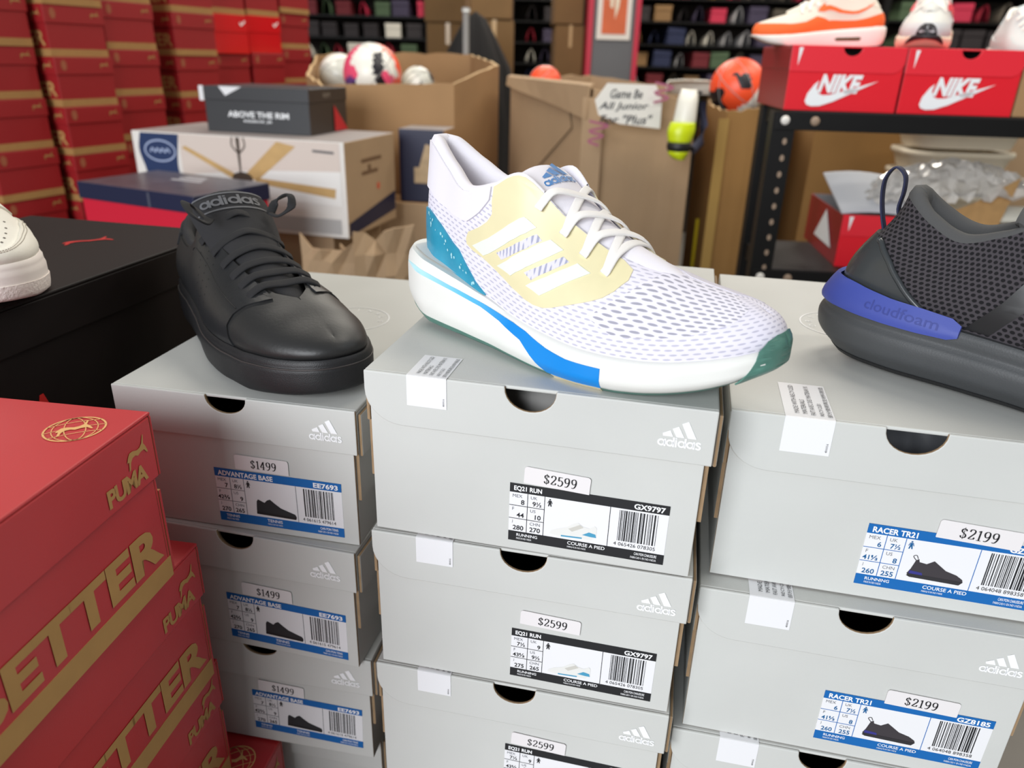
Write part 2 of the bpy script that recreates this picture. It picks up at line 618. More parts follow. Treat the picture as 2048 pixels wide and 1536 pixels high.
def shoe_picture(kind, parent, o, wd):
    """the little printed shoe of a size label, toe to the right for dark ones, to the left for the white one"""
    mb = MB()
    up = [(0.0, 0.10), (0.02, 0.34), (0.06, 0.40), (0.22, 0.33), (0.28, 0.40), (0.36, 0.44), (0.48, 0.34), (0.62, 0.24), (0.82, 0.17), (0.97, 0.12), (1.0, 0.05), (0.98, 0.0), (0.02, 0.0)]
    V = Z3
    if kind == 'white':
        fl = lambda q: [(1 - a, b) for a, b in q][::-1]
        mb.flat([(a * wd, b * wd) for a, b in fl([(0.0, 0.12), (0.0, 0.34), (0.05, 0.38), (0.16, 0.30), (0.30, 0.33), (0.40, 0.40), (0.50, 0.36), (0.66, 0.24), (0.86, 0.17), (0.98, 0.10), (1.0, 0.03), (0.8, 0.0), (0.1, 0.02)])][::-1], [tuple(range(13))], o, X3, V, 0)
        mb.flat([(a * wd, b * wd) for a, b in fl([(0.0, 0.10), (0.02, 0.18), (0.16, 0.21), (0.30, 0.12), (0.12, 0.10)])][::-1], [tuple(range(5))], o - Y3 * 1e-4, X3, V, 1)
        mb.flat([(a * wd, b * wd) for a, b in fl([(0.30, 0.02), (0.30, 0.055), (0.75, 0.035), (0.75, 0.0)])][::-1], [(0, 1, 2, 3)], o - Y3 * 1e-4, X3, V, 1)
        mb.flat([(a * wd, b * wd) for a, b in fl([(0.28, 0.30), (0.36, 0.36), (0.60, 0.22), (0.52, 0.16)])][::-1], [(0, 1, 2, 3)], o - Y3 * 1e-4, X3, V, 2)
        mb.build('shoe_picture', [mat('print_pale_grey', (222, 222, 218), 0.5), INKBLT2, mat('print_mid_grey', (196, 194, 186), 0.5)], parent)
    else:
        if kind == 'racer':
            up = [(0.0, 0.04), (0.05, 0.16), (0.10, 0.36), (0.15, 0.40), (0.17, 0.33), (0.30, 0.31), (0.42, 0.40), (0.50, 0.34), (0.66, 0.22), (0.86, 0.16), (0.98, 0.08), (1.0, 0.02), (0.94, -0.03), (0.06, -0.01)]
        mb.flat([(a * wd, b * wd) for a, b in up][::-1], [tuple(range(len(up)))], o, X3, V, 0)
        if kind == 'racer':
            mb.flat([(a * wd, b * wd) for a, b in [(0.03, 0.05), (0.04, 0.12), (0.26, 0.10), (0.28, 0.04)]][::-1], [(0, 1, 2, 3)], o - Y3 * 1e-4, X3, V, 1)
            mb.flat([(a * wd, b * wd) for a, b in [(0.0, 0.0), (0.03, 0.05), (1.0, 0.03), (0.94, -0.05), (0.06, -0.03)]][::-1], [(0, 1, 2, 3, 4)], o - Y3 * 2e-4, X3, V, 2)
            v, f = ribbon2d(catmull([(0.10, 0.36), (0.04, 0.44), (0.09, 0.47), (0.13, 0.40)]), 0.015)
            mb.flat([(a * wd, b * wd) for a, b in v], f, o, X3, V, 0)
            mb.build('shoe_picture', [mat('print_charcoal', (58, 54, 58), 0.5), mat('print_indigo', (52, 52, 130), 0.5), mat('print_dark', (44, 43, 46), 0.5)], parent)
        else:
            mb.flat([(a * wd, b * wd) for a, b in [(0.0, 0.0), (0.0, 0.07), (1.0, 0.04), (0.98, -0.02)]][::-1], [(0, 1, 2, 3)], o - Y3 * 1e-4, X3, V, 1)
            mb.build('shoe_picture', [mat('print_black_shoe', (40, 45, 48), 0.5), mat('print_black_sole', (28, 31, 33), 0.5)], parent)


INKBLT2 = mat('print_teal', (70, 150, 185), 0.5)


def size_label(box, x, z, wd, ht, rot, spec):
    """size label: white paper, coloured bands, size table, picture, bar code; (x, z) its upper left corner"""
    col, tcol = spec['band'], spec['tcol']
    e = MB().box(0, wd, -0.0003, 0.0002, -ht, 0)
    lab = e.build('size_label', WHITEP, box, loc=(x, spec['y'], z))
    lab.rotation_euler = (0, rot, 0)
    y1, y2 = -0.0005, -0.0008
    hh, fh = ht * 0.15, ht * 0.17
    MB().box(0, wd, y1, 0, -hh, 0).build('header_band', col, lab)
    MB().box(0, wd, y1, 0, -ht, -ht + fh).build('footer_band', col, lab)
    mb = MB()
    o = Vector((0, y2, 0))
    put_text(mb, spec['name'], o, X3, Z3, wd * 0.028, -hh * 0.83, w=wd * spec['nw'], h=hh * 0.62, bold=0.03, m=0)
    put_text(mb, spec['code'], o, X3, Z3, wd * 0.975, -hh * 0.83, w=wd * 0.19, h=hh * 0.62, bold=0.03, m=0, anchor='r')
    o1 = Vector((0, -0.0005, 0))
    zf = -ht + fh
    put_text(mb, spec['foot'][0], o, X3, Z3, wd * 0.055, zf - fh * 0.46, h=fh * 0.30, bold=0.01, m=0)
    put_text(mb, 'MADE IN INDONESIA', o, X3, Z3, wd * 0.055, zf - fh * 0.78, w=wd * 0.10, h=fh * 0.2, m=0, res=1)
    put_text(mb, spec['foot'][1], o, X3, Z3, wd * 0.39, zf - fh * 0.46, h=fh * 0.34, bold=0.01, m=0)
    put_text(mb, 'FABRIQUE EN INDONESIE', o, X3, Z3, wd * 0.39, zf - fh * 0.80, w=wd * 0.12, h=fh * 0.2, m=0, res=1)
    put_text(mb, spec['foot'][2], o, X3, Z3, wd * 0.955, zf - fh * 0.42, w=wd * 0.14, h=fh * 0.28, bold=0.01, m=0, anchor='r')
    put_text(mb, 'FABRICADO EN INDONESIA', o, X3, Z3, wd * 0.955, zf - fh * 0.78, w=wd * 0.16, h=fh * 0.22, m=0, anchor='r', res=1)
    c1, c2, c3 = wd * 0.118, wd * 0.228, wd * 0.642
    rows = [-hh, -hh - (ht - hh - fh) / 3, -hh - 2 * (ht - hh - fh) / 3, zf]
    for k in range(3):
        for j, (cx0, cx1) in enumerate(((0, c1), (c1, c2))):
            cap, val = spec['cells'][k * 2 + j]
            put_text(mb, cap, o1, X3, Z3, cx0 + wd * 0.02, rows[k] - ht * 0.085, h=ht * 0.052, m=2)
            put_text(mb, val, o1, X3, Z3, cx1 - wd * 0.02, rows[k + 1] + ht * 0.025, h=ht * 0.082, bold=0.018, m=1, anchor='r')
    put_text(mb, spec['ean'], o1, X3, Z3, wd * 0.68, zf + ht * 0.045, w=wd * 0.26, h=ht * 0.06, m=3)
    stuff(mb.build('lettering', [INKW, tcol, INKG, INKB], lab))
    mb = MB()
    lw = 0.00022
    for cx in (c1, c2, c3):
        mb.box(cx - lw, cx + lw, -0.00045, 0, zf, -hh)
    for r in rows[1:3]:
        mb.box(0, c2, -0.00045, 0, r - lw, r + lw)
    stuff(mb.build('ruled_lines', spec['line'], lab))
    mb = MB()
    rg = random.Random(spec['code'])
    cx, ce = wd * 0.70, wd * 0.935
    while cx < ce:
        bw = rg.choice((0.00035, 0.0004, 0.0007, 0.0011))
        mb.box(cx, cx + bw, -0.00045, 0, zf + ht * 0.13, -hh - ht * 0.03)
        cx += bw + rg.choice((0.0004, 0.0006, 0.001))
    stuff(mb.build('barcode', INKB, lab))
    mb = MB()
    px, pz = wd * 0.262, -hh - ht * 0.10
    s = ht * 0.055
    for q in ([(-0.2, 0.9), (0.2, 0.9), (0.2, 1.3), (-0.2, 1.3)], [(-0.35, 0.1), (0.35, 0.1), (0.25, 0.8), (-0.25, 0.8)], [(-0.5, -1), (-0.2, -1), (0.1, 0.1), (-0.3, 0.1)], [(0.2, -1), (0.5, -1), (0.3, 0.1), (-0.1, 0.1)],
              [(-0.7, -0.1), (-0.5, -0.1), (-0.25, 0.8), (-0.4, 0.8)], [(0.5, -0.1), (0.7, -0.1), (0.4, 0.8), (0.25, 0.8)]):
        mb.flat([(px + a * s, pz + b * s) for a, b in q], [(0, 1, 2, 3)], o1, X3, Z3)
    mb.build('walking_figure', tcol, lab)
    shoe_picture(spec['pic'], lab, Vector((wd * spec['px'], -0.0005, zf + ht * spec['pz'])), wd * spec['pw'])
    return lab


SPEC = {
    'M': dict(band=INKB, tcol=INKB, line=INKB, name='EQ21 RUN', nw=0.18, code='GX9797', foot=('RUNNING', 'COURSE A PIED', 'CAN PON CHAUSSURE'), ean='4 065426 078305', pic='white', px=0.27, pz=0.04, pw=0.30),
    'R': dict(band=INKBL, tcol=INKBLT, line=INKBL, name='RACER TR21', nw=0.255, code='GZ8185', foot=('RUNNING', 'COURSE A PIED', 'CAN PON CHAUSSURE'), ean='4 064048 898358', pic='racer', px=0.28, pz=0.10, pw=0.32),
    'L': dict(band=INKBL, tcol=INKB, line=INKG, name='ADVANTAGE BASE', nw=0.44, code='EE7693', foot=('TENNIS', 'TENNIS', 'CAN PON TENIS'), ean='4 061615 479614', pic='court', px=0.31, pz=0.05, pw=0.32),
}


def grey_box(key, fl, yaw, label, W, H, D, cells, lid_h, hole, lab, price, ptext, logo, rec=None, emblem=None, rl=0.0, kink=0.0, group=None, drop=0.0):
    """fl: front left corner of the lid's top, in the world"""
    root = thing('shoe_box', label, 'shoe box', (fl[0], fl[1], fl[2] - H), yaw, group)
    t = 0.0026
    ins = 0.0042
    b0, b1 = 0.0026, W - ins
    mb = MB()
    hb = H - t - 0.0004
    yf = t + 0.0004
    notch = [(b0, 0), (b1, 0), (b1, hb)] + [(hole[0] + (hole[1] / 2 + 0.001) * math.cos(a), hb - hole[2] * math.sin(a)) for a in [PI * k / 12 for k in range(13)]] + [(b0, hb)]
    mb.prism(notch, (0, yf + t, 0), X3, Z3, -Y3, t, 0, 1, 2)
    mb.box(b0, b1, D - 2 * t - 0.001, D - t - 0.001, 0, hb, mats=(0, 0, 2, 0, 0, 1))
    mb.box(b0, b0 + t, yf + t, D - 2 * t - 0.001, 0, hb, mats=(0, 2, 0, 0, 0, 1))
    mb.box(b1 - t, b1, yf + t, D - 2 * t - 0.001, 0, hb, mats=(2, 0, 0, 0, 0, 1))
    mb.box(b0 + t, b1 - t, yf + t, D - 2 * t - 0.001, 0, t, mats=(0, 0, 0, 0, 0, 2))
    mb.build('body', [GREY, RAWEDGE, INNER], root, bevel=0.0007)
    # tuck tabs that show as raw edges beside the front
    for sx, x0 in ((1, b1), (-1, b0)):
        mb = MB()
        xa, xb = (x0 + 0.0004, x0 + 0.0030) if sx > 0 else (x0 - 0.0026, x0 - 0.0002)
        mb.box(xa, xb, 0.006, 0.075, H * 0.34, H - lid_h - 0.001, mats=(0, 0, 1, 1, 1, 1))
        mb.build('tuck_tab', [GREY, RAWEDGE], root)
    # lid
    lid = MB()
    lid.box(0, W, t, D, H - t, H, mats=(0, 0, 0, 0, 2, 0))
    pts = front_flap(W, lid_h, hole[0], hole[1], hole[2], rl, 0.0)
    k0 = len(lid.f)
    lid.prism(pts, (0, t, H), X3, Z3, -Y3, t, 0, 1, 2)
    for k in range(k0 + 2, len(lid.f)):
        if all(lid.v[i][2] > H - 1e-6 for i in lid.f[k]) or all(lid.v[i][0] < 1e-6 for i in lid.f[k]):
            lid.m[k] = 0
    lid.box(W - t, W, t, D, H - lid_h, H - t, mats=(2, 0, 1, 1, 1, 0))
    lid.box(W + 0.0006, W + 0.003, 0.004, D * 0.97, H - lid_h - 0.002, H - 0.004, mats=(0, 0, 1, 1, 1, 1))
    lid.box(-0.0002, t - 0.0002, t, D, H - lid_h, H - t, mats=(0, 2, 1, 1, 1, 1))
    lid.box(t, W - t, D - t, D, H - lid_h, H - t, mats=(0, 0, 2, 0, 1, 1))
    lido = lid.build('lid', [GREY, RAWEDGE, INNER], root, bevel=0.0009)
    if logo:
        mb = MB()
        o = Vector((logo[0], -0.0004, H + logo[1]))
        put_threebar(mb, o, X3, Z3, 0, 0, 0.0275)
        mb.build('three_bar_logo', INKW, lido)
    if emblem:
        mb = MB()
        ex, ey, er = emblem
        v, f = ribbon2d(circle2d(0, 0, er, n=40), 0.0011)
        mb.flat(v, f, (ex, ey, H + 0.0003), X3, Y3)
        for k, ch in enumerate('ORIGINALS'):
            a = math.radians(200 - k * 25)
            c = Vector((ex + math.cos(a) * er * 0.72, ey + math.sin(a) * er * 0.72, H + 0.0003))
            r = Vector((math.sin(a), -math.cos(a), 0))
            put_text(mb, ch, c, r, Vector((math.cos(a), math.sin(a), 0)), 0, 0, h=er * 0.16, anchor='c')
        mb.build('round_emblem', INKW, lido)
    if lab:
        sp = dict(SPEC[key])
        sp['cells'] = cells
        sp['y'] = yf
        size_label(root, lab[0], H + lab[1], lab[2], lab[3], lab[4], sp)
    if price:
        px, pz, pw, ph, pr = price
        rr = 0.002
        out = []
        for cx, cz, a0 in ((pw - rr, -rr, 0), (rr, -rr, 90), (rr * 0.2, -ph + rr * 0.2, 180), (pw - rr * 0.2, -ph + rr * 0.2, 270)):
            q = rr if cz == -rr else rr * 0.2
            out += circle2d(cx, cz, q, a0, a0 + 90, 4)
        mb = MB()
        mb.prism(out, (0, 0, 0), X3, Z3, -Y3, 0.0004)
        po = mb.build('price_sticker', PRICEP, root, loc=(px, yf - 0.0008, H + pz))
        po.rotation_euler = (0, pr, 0)
        mb = MB()
        put_serif(mb, ptext, Vector((0, -0.0007, 0)), X3, Z3, pw * (0.30 if key != 'R' else 0.26), -ph * 0.80, ph * 0.56, sx=1.0, gap=0.09)
        stuff(mb.build('lettering', INKB, po))
    if rec:
        rx, rw, rt_, rb = rec
        e = 0.0004
        mb = MB()
        mb.grid([[(rx + a * rw, -e, H - rb) for a in (0, 1)], [(rx + a * rw, -e, H + e * 0.4) for a in (0, 1)], [(rx + a * rw, e, H + e) for a in (0, 1)], [(rx + a * rw, rt_ * 0.5, H + e) for a in (0, 1)], [(rx + a * rw, rt_, H + e) for a in (0, 1)]])
        so = mb.build('recycled_material_sticker', WHITEP, root)
        mb = MB()
        for k, (s, m0, m1) in enumerate((('MADE WITH RECYCLED', 0.10, 0.92), ('MATERIALS', 0.10, 0.5), ('FAIT AVEC DES MATERIAUX', 0.08, 0.92), ('RECYCLÉS', 0.08, 0.42), ('部分使用再生材料制造', 0.06, 0.94))):
            xx = rx + rw * (0.30 + 0.165 * k)
            put_text(mb, s, Vector((xx, rt_ * m0, H + 2.2 * e)), Y3, -X3, 0, 0, w=rt_ * (m1 - m0), h=rw * 0.10, res=1)
        put_text(mb, '400016', Vector((rx + rw * 0.95, -2 * e, H - rb * 0.9)), Z3, -X3, 0, 0, w=rb * 0.26, h=rw * 0.05, res=1)
        stuff(mb.build('lettering', INKD, so))
    return root


CM1 = (('MEX', '8'), ('UK', '9½'), ('F', '44'), ('US', '10'), ('J', '280'), ('CHN', '270'))
CM2 = (('MEX', '7½'), ('UK', '9'), ('F', '43⅓'), ('US', '9½'), ('J', '275'), ('CHN', '265'))
CR = (('MEX', '6'), ('UK', '7½'), ('F', '41⅓'), ('US', '8'), ('J', '260'), ('CHN', '255'))
CL = (('MEX', '7'), ('UK', '8½'), ('F', '42⅔'), ('US', '9'), ('J', '270'), ('CHN', '265'))
C0 = CAMZ
HM = (0.1135, 0.0335, 0.0158)
GM, GR, GL = 'middle stack of grey shoe boxes', 'right stack of grey shoe boxes', 'left stack of grey shoe boxes'
grey_box('M', (-.099, .46, C0 - .1925), -.2215, 'topmost grey shoe box of the middle stack, under the white running shoe, priced $2599', .23, .1249, .352, CM1, .038, HM, (.1015, -.0712, .107, .0460, .008), (.1116, -.0568, .0445, .0127, .05), '$2599', (.1953, -.0272), (.0304, .0275, .037, .0215), None, .026, group=GM)
grey_box('M', (-.0998, .4598, C0 - .3189), -.205, 'second grey shoe box down in the middle stack, size 7½ on its black-banded label', .23, .1243, .352, CM2, .0385, HM, (.1065, -.0698, .1065, .0455, .012), (.1130, -.0515, .0445, .0122, .045), '$2599', (.1950, -.0325), (.0343, .0277, .037, .0212), None, .026, group=GM)
grey_box('M', (-.102, .46, C0 - .4445), -.2021, 'third grey shoe box down in the middle stack, cut by the bottom of the picture', .23, .1242, .352, CM2, .0387, (.1125, .0328, .0158), (.1062, -.0630, .1068, .0455, .02), (.1116, -.0483, .0438, .0122, .055), '$2599', (.1950, -.0320), (.0346, .0272, .037, .0205), None, .026, group=GM)
grey_box('R', (.1437, .4454, C0 - .2073), -.2161, 'topmost grey shoe box of the right stack, under the dark running shoe, priced $2199', .2266, .1319, .352, CR, .0417, (.1128, .0360, .0165), (.0993, -.0720, .110, .0490, .012), (.1411, -.0612, .0505, .0138, .045), '$2199', (.188, -.0285), (.0337, .0307, .057, .0250), (.1020, .2080, .036), .028, group=GR)
grey_box('R', (.1371, .4324, C0 - .3405), -.2131, 'second grey shoe box down in the right stack, price sticker on its blue label', .2266, .1335, .352, CR, .0417, (.1105, .0346, .0168), (.0978, -.0742, .1127, .0468, .008), (.1380, -.0630, .0478, .0128, .03), '$2199', (.1870, -.0315), (.0338, .0301, .055, .0240), None, .028, group=GR)
grey_box('R', (.1322, .4306, C0 - .4745), -.203, 'lowest grey shoe box in view in the right stack, only its lid showing', .2266, .1335, .352, CR, .0417, (.1105, .0335, .0165), None, None, '', (.1870, -.0315), (.0355, .0290, .05, .0240), None, .028, group=GR)
grey_box('L', (-.3171, .5415, C0 - .2446), -.1898, 'topmost grey shoe box of the left stack, under the black shoe, priced $1499', .2045, .1222, .352, CL, .0375, (.0985, .0340, .0140), (.0785, -.0658, .1095, .0500, .003), (.0985, -.0510, .0462, .0130, .01), '$1499', (.1662, -.0275), None, (.1200, .2010, .036), 0.0, group=GL)
grey_box('L', (-.3217, .5408, C0 - .3673), -.2241, 'second grey shoe box down in the left stack, blue label half behind red boxes', .2045, .1217, .352, CL, .0388, (.0980, .0335, .0150), (.0797, -.0655, .1118, .0484, .010), (.0965, -.0508, .0470, .0128, .02), '$1499', (.1642, -.0295), None, None, 0.0, group=GL)
grey_box('L', (-.3186, .5413, C0 - .4896), -.1699, 'third grey shoe box down in the left stack, shifted to the right of those above', .2045, .1215, .352, CL, .0405, (.1000, .0330, .0120), (.0840, -.0590, .1080, .0480, .030), (.0920, -.0446, .0450, .0128, .045), '$1499', (.1660, -.0318), None, None, 0.0, group=GL)
grey_box('L', (-.318, .5700, C0 - .6118), -.2, 'lowest grey shoe box in view in the left stack, a sliver above the picture edge', .2045, .1215, .352, CL, .0405, (.1000, .0330, .0140), None, None, '', None, None, None, 0.0, group=GL)


def tissue(fl, yaw, hole, mt, label, name='tissue_paper', cat='paper', seed=1, H=.125):
    """crumpled wrapping seen through a thumb hole"""
    c, s = math.cos(yaw), math.sin(yaw)
    root = thing(name, label, cat, (fl[0] + hole[0] * c - .042 * s, fl[1] + hole[0] * s + .042 * c, fl[2] - H + .004), yaw)
    rr = random.Random(seed)
    P = []
    for i in range(10):
        P.append([(-.05 + .1 * i / 9 + rr.uniform(-.002, .002), -.018 + .03 * j / 7 + rr.uniform(-.003, .003) + .010 * math.sin(i * 1.3 + j), (H - .012) * (j / 7) ** .8 - rr.uniform(0, .006)) for j in range(8)])
    MB().grid(P).build('sheet', mt, root, smooth=True, solid=.001)


tissue((-.099, .46, C0 - .1925), -.2215, HM, mat('white_tissue', (226, 224, 220), 0.6), 'crumpled white tissue paper in the thumb hole of the topmost middle box', seed=4)
tissue((.1437, .4454, C0 - .2073), -.2161, (.1128,), mat('grey_tissue', (92, 94, 98), 0.5), 'dark grey wrapping in the thumb hole of the topmost right box', seed=5)

# ================================================================== shoes: the form
def pch(xs, ys):
    """monotone cubic interpolation"""
    x, y = np.array(xs, float), np.array(ys, float)
    h = np.diff(x)
    d = np.diff(y) / h
    m = np.zeros_like(y)
    for i in range(1, len(x) - 1):
        if d[i - 1] * d[i] > 0:
            w1, w2 = 2 * h[i] + h[i - 1], h[i] + 2 * h[i - 1]
            m[i] = (w1 + w2) / (w1 / d[i - 1] + w2 / d[i])
    m[0], m[-1] = d[0], d[-1]

    def f(q):
        q = min(max(float(q), x[0]), x[-1])
        i = min(max(int(np.searchsorted(x, q)) - 1, 0), len(h) - 1)
        t = (q - x[i]) / h[i]
        return ((1 + 2 * t) * (1 - t) ** 2 * y[i] + t * (1 - t) ** 2 * h[i] * m[i] + t * t * (3 - 2 * t) * y[i + 1] + t * t * (t - 1) * h[i] * m[i + 1])
    return f


class Form:
    """a shoe: rows give, along the length, the outline, the sole and the top line.
    row: x, centre, half width, sole bottom z, feather z, top x, top centre, top half width, top z, flatness at top"""

    def __init__(s, L, rows, sole_off, bulge=0.004, k1=0.42, k2=0.4, pv=0.7, inset=None, heelfit=1.0):
        s.L = L
        P = [math.acos(max(-1, min(1, 1 - 2 * r[0] / L))) / PI for r in rows]
        s.P = P
        c = list(zip(*rows))
        s.c, s.w, s.zb, s.zf, s.xt, s.ct, s.yt, s.zt, s.fl = [pch(P, c[k]) for k in range(1, 10)]
        s.so = pch(*zip(*sole_off))
        s.bulge, s.k1, s.k2 = bulge, k1, k2
        s.pv = pv
        s.hf = heelfit
        s.ins = pch(*zip(*inset)) if inset else (lambda p: 0.0)

    def px(s, x):
        return math.acos(max(-1, min(1, 1 - 2 * x / s.L))) / PI

    def base(s, p, side):
        return np.array([s.L * (1 - math.cos(PI * p)) / 2, s.c(p) + side * s.w(p)])

    def nrm(s, p, side):
        e = 0.004
        a, b = s.base(max(p - e, 0), side), s.base(min(p + e, 1), side)
        if p < e:
            return np.array([-1.0, 0.0])
        if p > 1 - e:
            return np.array([1.0, 0.0])
        t = (b - a)
        t /= np.linalg.norm(t) + 1e-9
        n = np.array([-t[1], t[0]]) * side
        return n

    def upper(s, p, side, t):
        b = s.base(p, side)
        n = s.nrm(p, side)
        b = b - n * s.ins(p)
        B = np.array([b[0], b[1], s.zf(p)])
        T = np.array([s.xt(p), s.ct(p) + side * s.yt(p), s.zt(p)])
        h = T[2] - B[2]
        N = np.array([n[0], n[1], 0.0])
        fl = s.fl(p)
        bu = s.bulge * min(1.0, s.hf + (1 - s.hf) * p / 0.42)
        C1 = B + N * bu + np.array([0, 0, s.k1 * h])
        hor = (B - T) * np.array([1, 1, 0])
        C2 = T + hor * (0.62 * fl) + np.array([0, 0, -s.k2 * h * (1 - fl)]) + N * (bu * (1 - fl))
        u = 1 - t
        return u ** 3 * B + 3 * u * u * t * C1 + 3 * u * t * t * C2 + t ** 3 * T

    def sole(s, p, side, v):
        b = s.base(p, side)
        n = s.nrm(p, side)
        o = s.so(v)
        z = s.zb(p) + (s.zf(p) - s.zb(p)) * v
        return np.array([b[0] + n[0] * o, b[1] + n[1] * o, z])


WHITE_ROWS = [
    # x,    c,     w,     zb,    zf,    xt,    ct,   yt,    zt,   flat
    (0.000, 0.000, 0.000, 0.020, 0.057, 0.0180, 0.000, 0.000, 0.1355, 0.0),
    (0.006, 0.000, 0.015, 0.014, 0.0565, 0.0190, 0.000, 0.006, 0.1355, 0.0),
    (0.018, 0.000, 0.026, 0.008, 0.056, 0.0275, 0.000, 0.0125, 0.1340, 0.0),
    (0.040, 0.000, 0.0335, 0.004, 0.052, 0.0500, 0.000, 0.0200, 0.1195, 0.0),
    (0.070, -0.001, 0.0345, 0.003, 0.046, 0.0750, -0.001, 0.0270, 0.1075, 0.0),
    (0.100, -0.003, 0.0345, 0.002, 0.0395, 0.1010, -0.001, 0.0300, 0.1140, 0.0),
    (0.130, -0.004, 0.0375, 0.001, 0.0330, 0.123, 0.000, 0.028, 0.1235, 0.15),
    (0.160, -0.002, 0.0425, 0.000, 0.0285, 0.156, 0.001, 0.0205, 0.0990, 0.35),
    (0.190, 0.001, 0.0455, 0.000, 0.0258, 0.187, 0.003, 0.0165, 0.0820, 0.55),
    (0.208, 0.004, 0.0450, 0.000, 0.0252, 0.206, 0.004, 0.0110, 0.0755, 0.80),
    (0.222, 0.006, 0.0430, 0.001, 0.0255, 0.222, 0.006, 0.0000, 0.0725, 1.0),
    (0.240, 0.008, 0.0390, 0.004, 0.0272, 0.240, 0.009, 0.0000, 0.0680, 1.0),
    (0.258, 0.0115, 0.0335, 0.0085, 0.0305, 0.256, 0.012, 0.0000, 0.0650, 1.0),
    (0.274, 0.0145, 0.0270, 0.015, 0.0345, 0.268, 0.014, 0.0000, 0.0622, 1.0),
    (0.286, 0.0165, 0.0165, 0.022, 0.0380, 0.276, 0.0155, 0.0000, 0.0590, 1.0),
    (0.291, 0.0170, 0.0000, 0.025, 0.0390, 0.280, 0.016, 0.0000, 0.0565, 1.0),
]
WHITE = Form(0.291, WHITE_ROWS, [(0, -0.004), (0.12, 0.0), (0.4, 0.0042), (0.7, 0.0042), (0.92, 0.0030), (1.0, 0.0005)], pv=0.70,
             inset=[(0, 0.0105), (0.15, 0.012), (0.25, 0.010), (0.38, 0.003), (0.5, 0.0), (1, 0.0)], heelfit=0.15)
BLACK_ROWS = [
    (0.000, 0.000, 0.000, 0.004, 0.036, 0.010, 0.000, 0.000, 0.0900, 0.0),
    (0.006, 0.000, 0.016, 0.002, 0.036, 0.012, 0.000, 0.010, 0.0900, 0.0),
    (0.018, 0.000, 0.027, 0.000, 0.036, 0.022, 0.000, 0.020, 0.0870, 0.0),
    (0.040, 0.000, 0.034, 0.000, 0.035, 0.042, 0.000, 0.028, 0.0790, 0.0),
    (0.070, 0.000, 0.036, 0.000, 0.034, 0.070, 0.000, 0.030, 0.0750, 0.0),
    (0.095, -0.002, 0.036, 0.000, 0.033, 0.092, 0.000, 0.029, 0.0830, 0.0),
    (0.115, -0.003, 0.037, 0.000, 0.032, 0.106, 0.000, 0.027, 0.0960, 0.1),
    (0.145, -0.003, 0.041, 0.000, 0.031, 0.138, 0.001, 0.022, 0.0870, 0.35),
    (0.175, -0.001, 0.0455, 0.000, 0.030, 0.170, 0.002, 0.019, 0.0760, 0.5),
    (0.203, 0.002, 0.047, 0.000, 0.030, 0.200, 0.003, 0.0165, 0.0700, 0.60),
    (0.222, 0.005, 0.0460, 0.000, 0.030, 0.219, 0.005, 0.0120, 0.0650, 0.80),
    (0.233, 0.006, 0.0445, 0.000, 0.030, 0.232, 0.007, 0.000, 0.0620, 1.0),
    (0.245, 0.008, 0.0420, 0.001, 0.0305, 0.243, 0.008, 0.000, 0.0590, 1.0),
    (0.258, 0.009, 0.0375, 0.003, 0.031, 0.254, 0.010, 0.000, 0.0550, 1.0),
    (0.274, 0.011, 0.0285, 0.005, 0.032, 0.268, 0.011, 0.000, 0.0510, 1.0),
    (0.285, 0.012, 0.0175, 0.007, 0.033, 0.277, 0.012, 0.000, 0.0475, 1.0),
    (0.290, 0.012, 0.0000, 0.008, 0.0335, 0.280, 0.012, 0.000, 0.0460, 1.0),
]
BLACK = Form(0.290, BLACK_ROWS, [(0, 0.001), (0.08, 0.0035), (0.5, 0.0048), (0.74, 0.0048), (0.80, 0.0038), (0.97, 0.0036), (1.0, 0.002)], bulge=0.005, pv=0.74)
DARK_ROWS = [
    (0.000, 0.000, 0.000, 0.014, 0.050, 0.041, 0.000, 0.000, 0.1270, 0.0),
    (0.006, 0.000, 0.018, 0.010, 0.050, 0.042, 0.000, 0.008, 0.1265, 0.0),
    (0.018, 0.000, 0.029, 0.006, 0.050, 0.047, 0.000, 0.016, 0.1235, 0.0),
    (0.040, 0.000, 0.036, 0.004, 0.049, 0.063, 0.000, 0.024, 0.1120, 0.0),
    (0.070, -0.001, 0.0385, 0.003, 0.048, 0.086, -0.001, 0.028, 0.1030, 0.0),
    (0.100, -0.002, 0.039, 0.003, 0.047, 0.109, -0.001, 0.029, 0.1110, 0.0),
    (0.130, -0.003, 0.041, 0.003, 0.0455, 0.131, 0.000, 0.027, 0.1210, 0.15),
    (0.160, -0.002, 0.0445, 0.002, 0.043, 0.158, 0.001, 0.022, 0.1000, 0.35),
    (0.190, 0.001, 0.047, 0.001, 0.039, 0.189, 0.003, 0.017, 0.0860, 0.55),
    (0.210, 0.004, 0.0465, 0.001, 0.037, 0.208, 0.005, 0.011, 0.0790, 0.80),
    (0.224, 0.006, 0.045, 0.002, 0.036, 0.223, 0.007, 0.000, 0.0755, 1.0),
    (0.242, 0.008, 0.042, 0.004, 0.036, 0.240, 0.009, 0.000, 0.0710, 1.0),
    (0.262, 0.011, 0.035, 0.009, 0.037, 0.258, 0.012, 0.000, 0.0660, 1.0),
    (0.278, 0.014, 0.0265, 0.016, 0.039, 0.271, 0.014, 0.000, 0.0620, 1.0),
    (0.290, 0.016, 0.0155, 0.023, 0.042, 0.280, 0.016, 0.000, 0.0590, 1.0),
    (0.295, 0.0165, 0.0000, 0.026, 0.043, 0.284, 0.016, 0.000, 0.0570, 1.0),
]
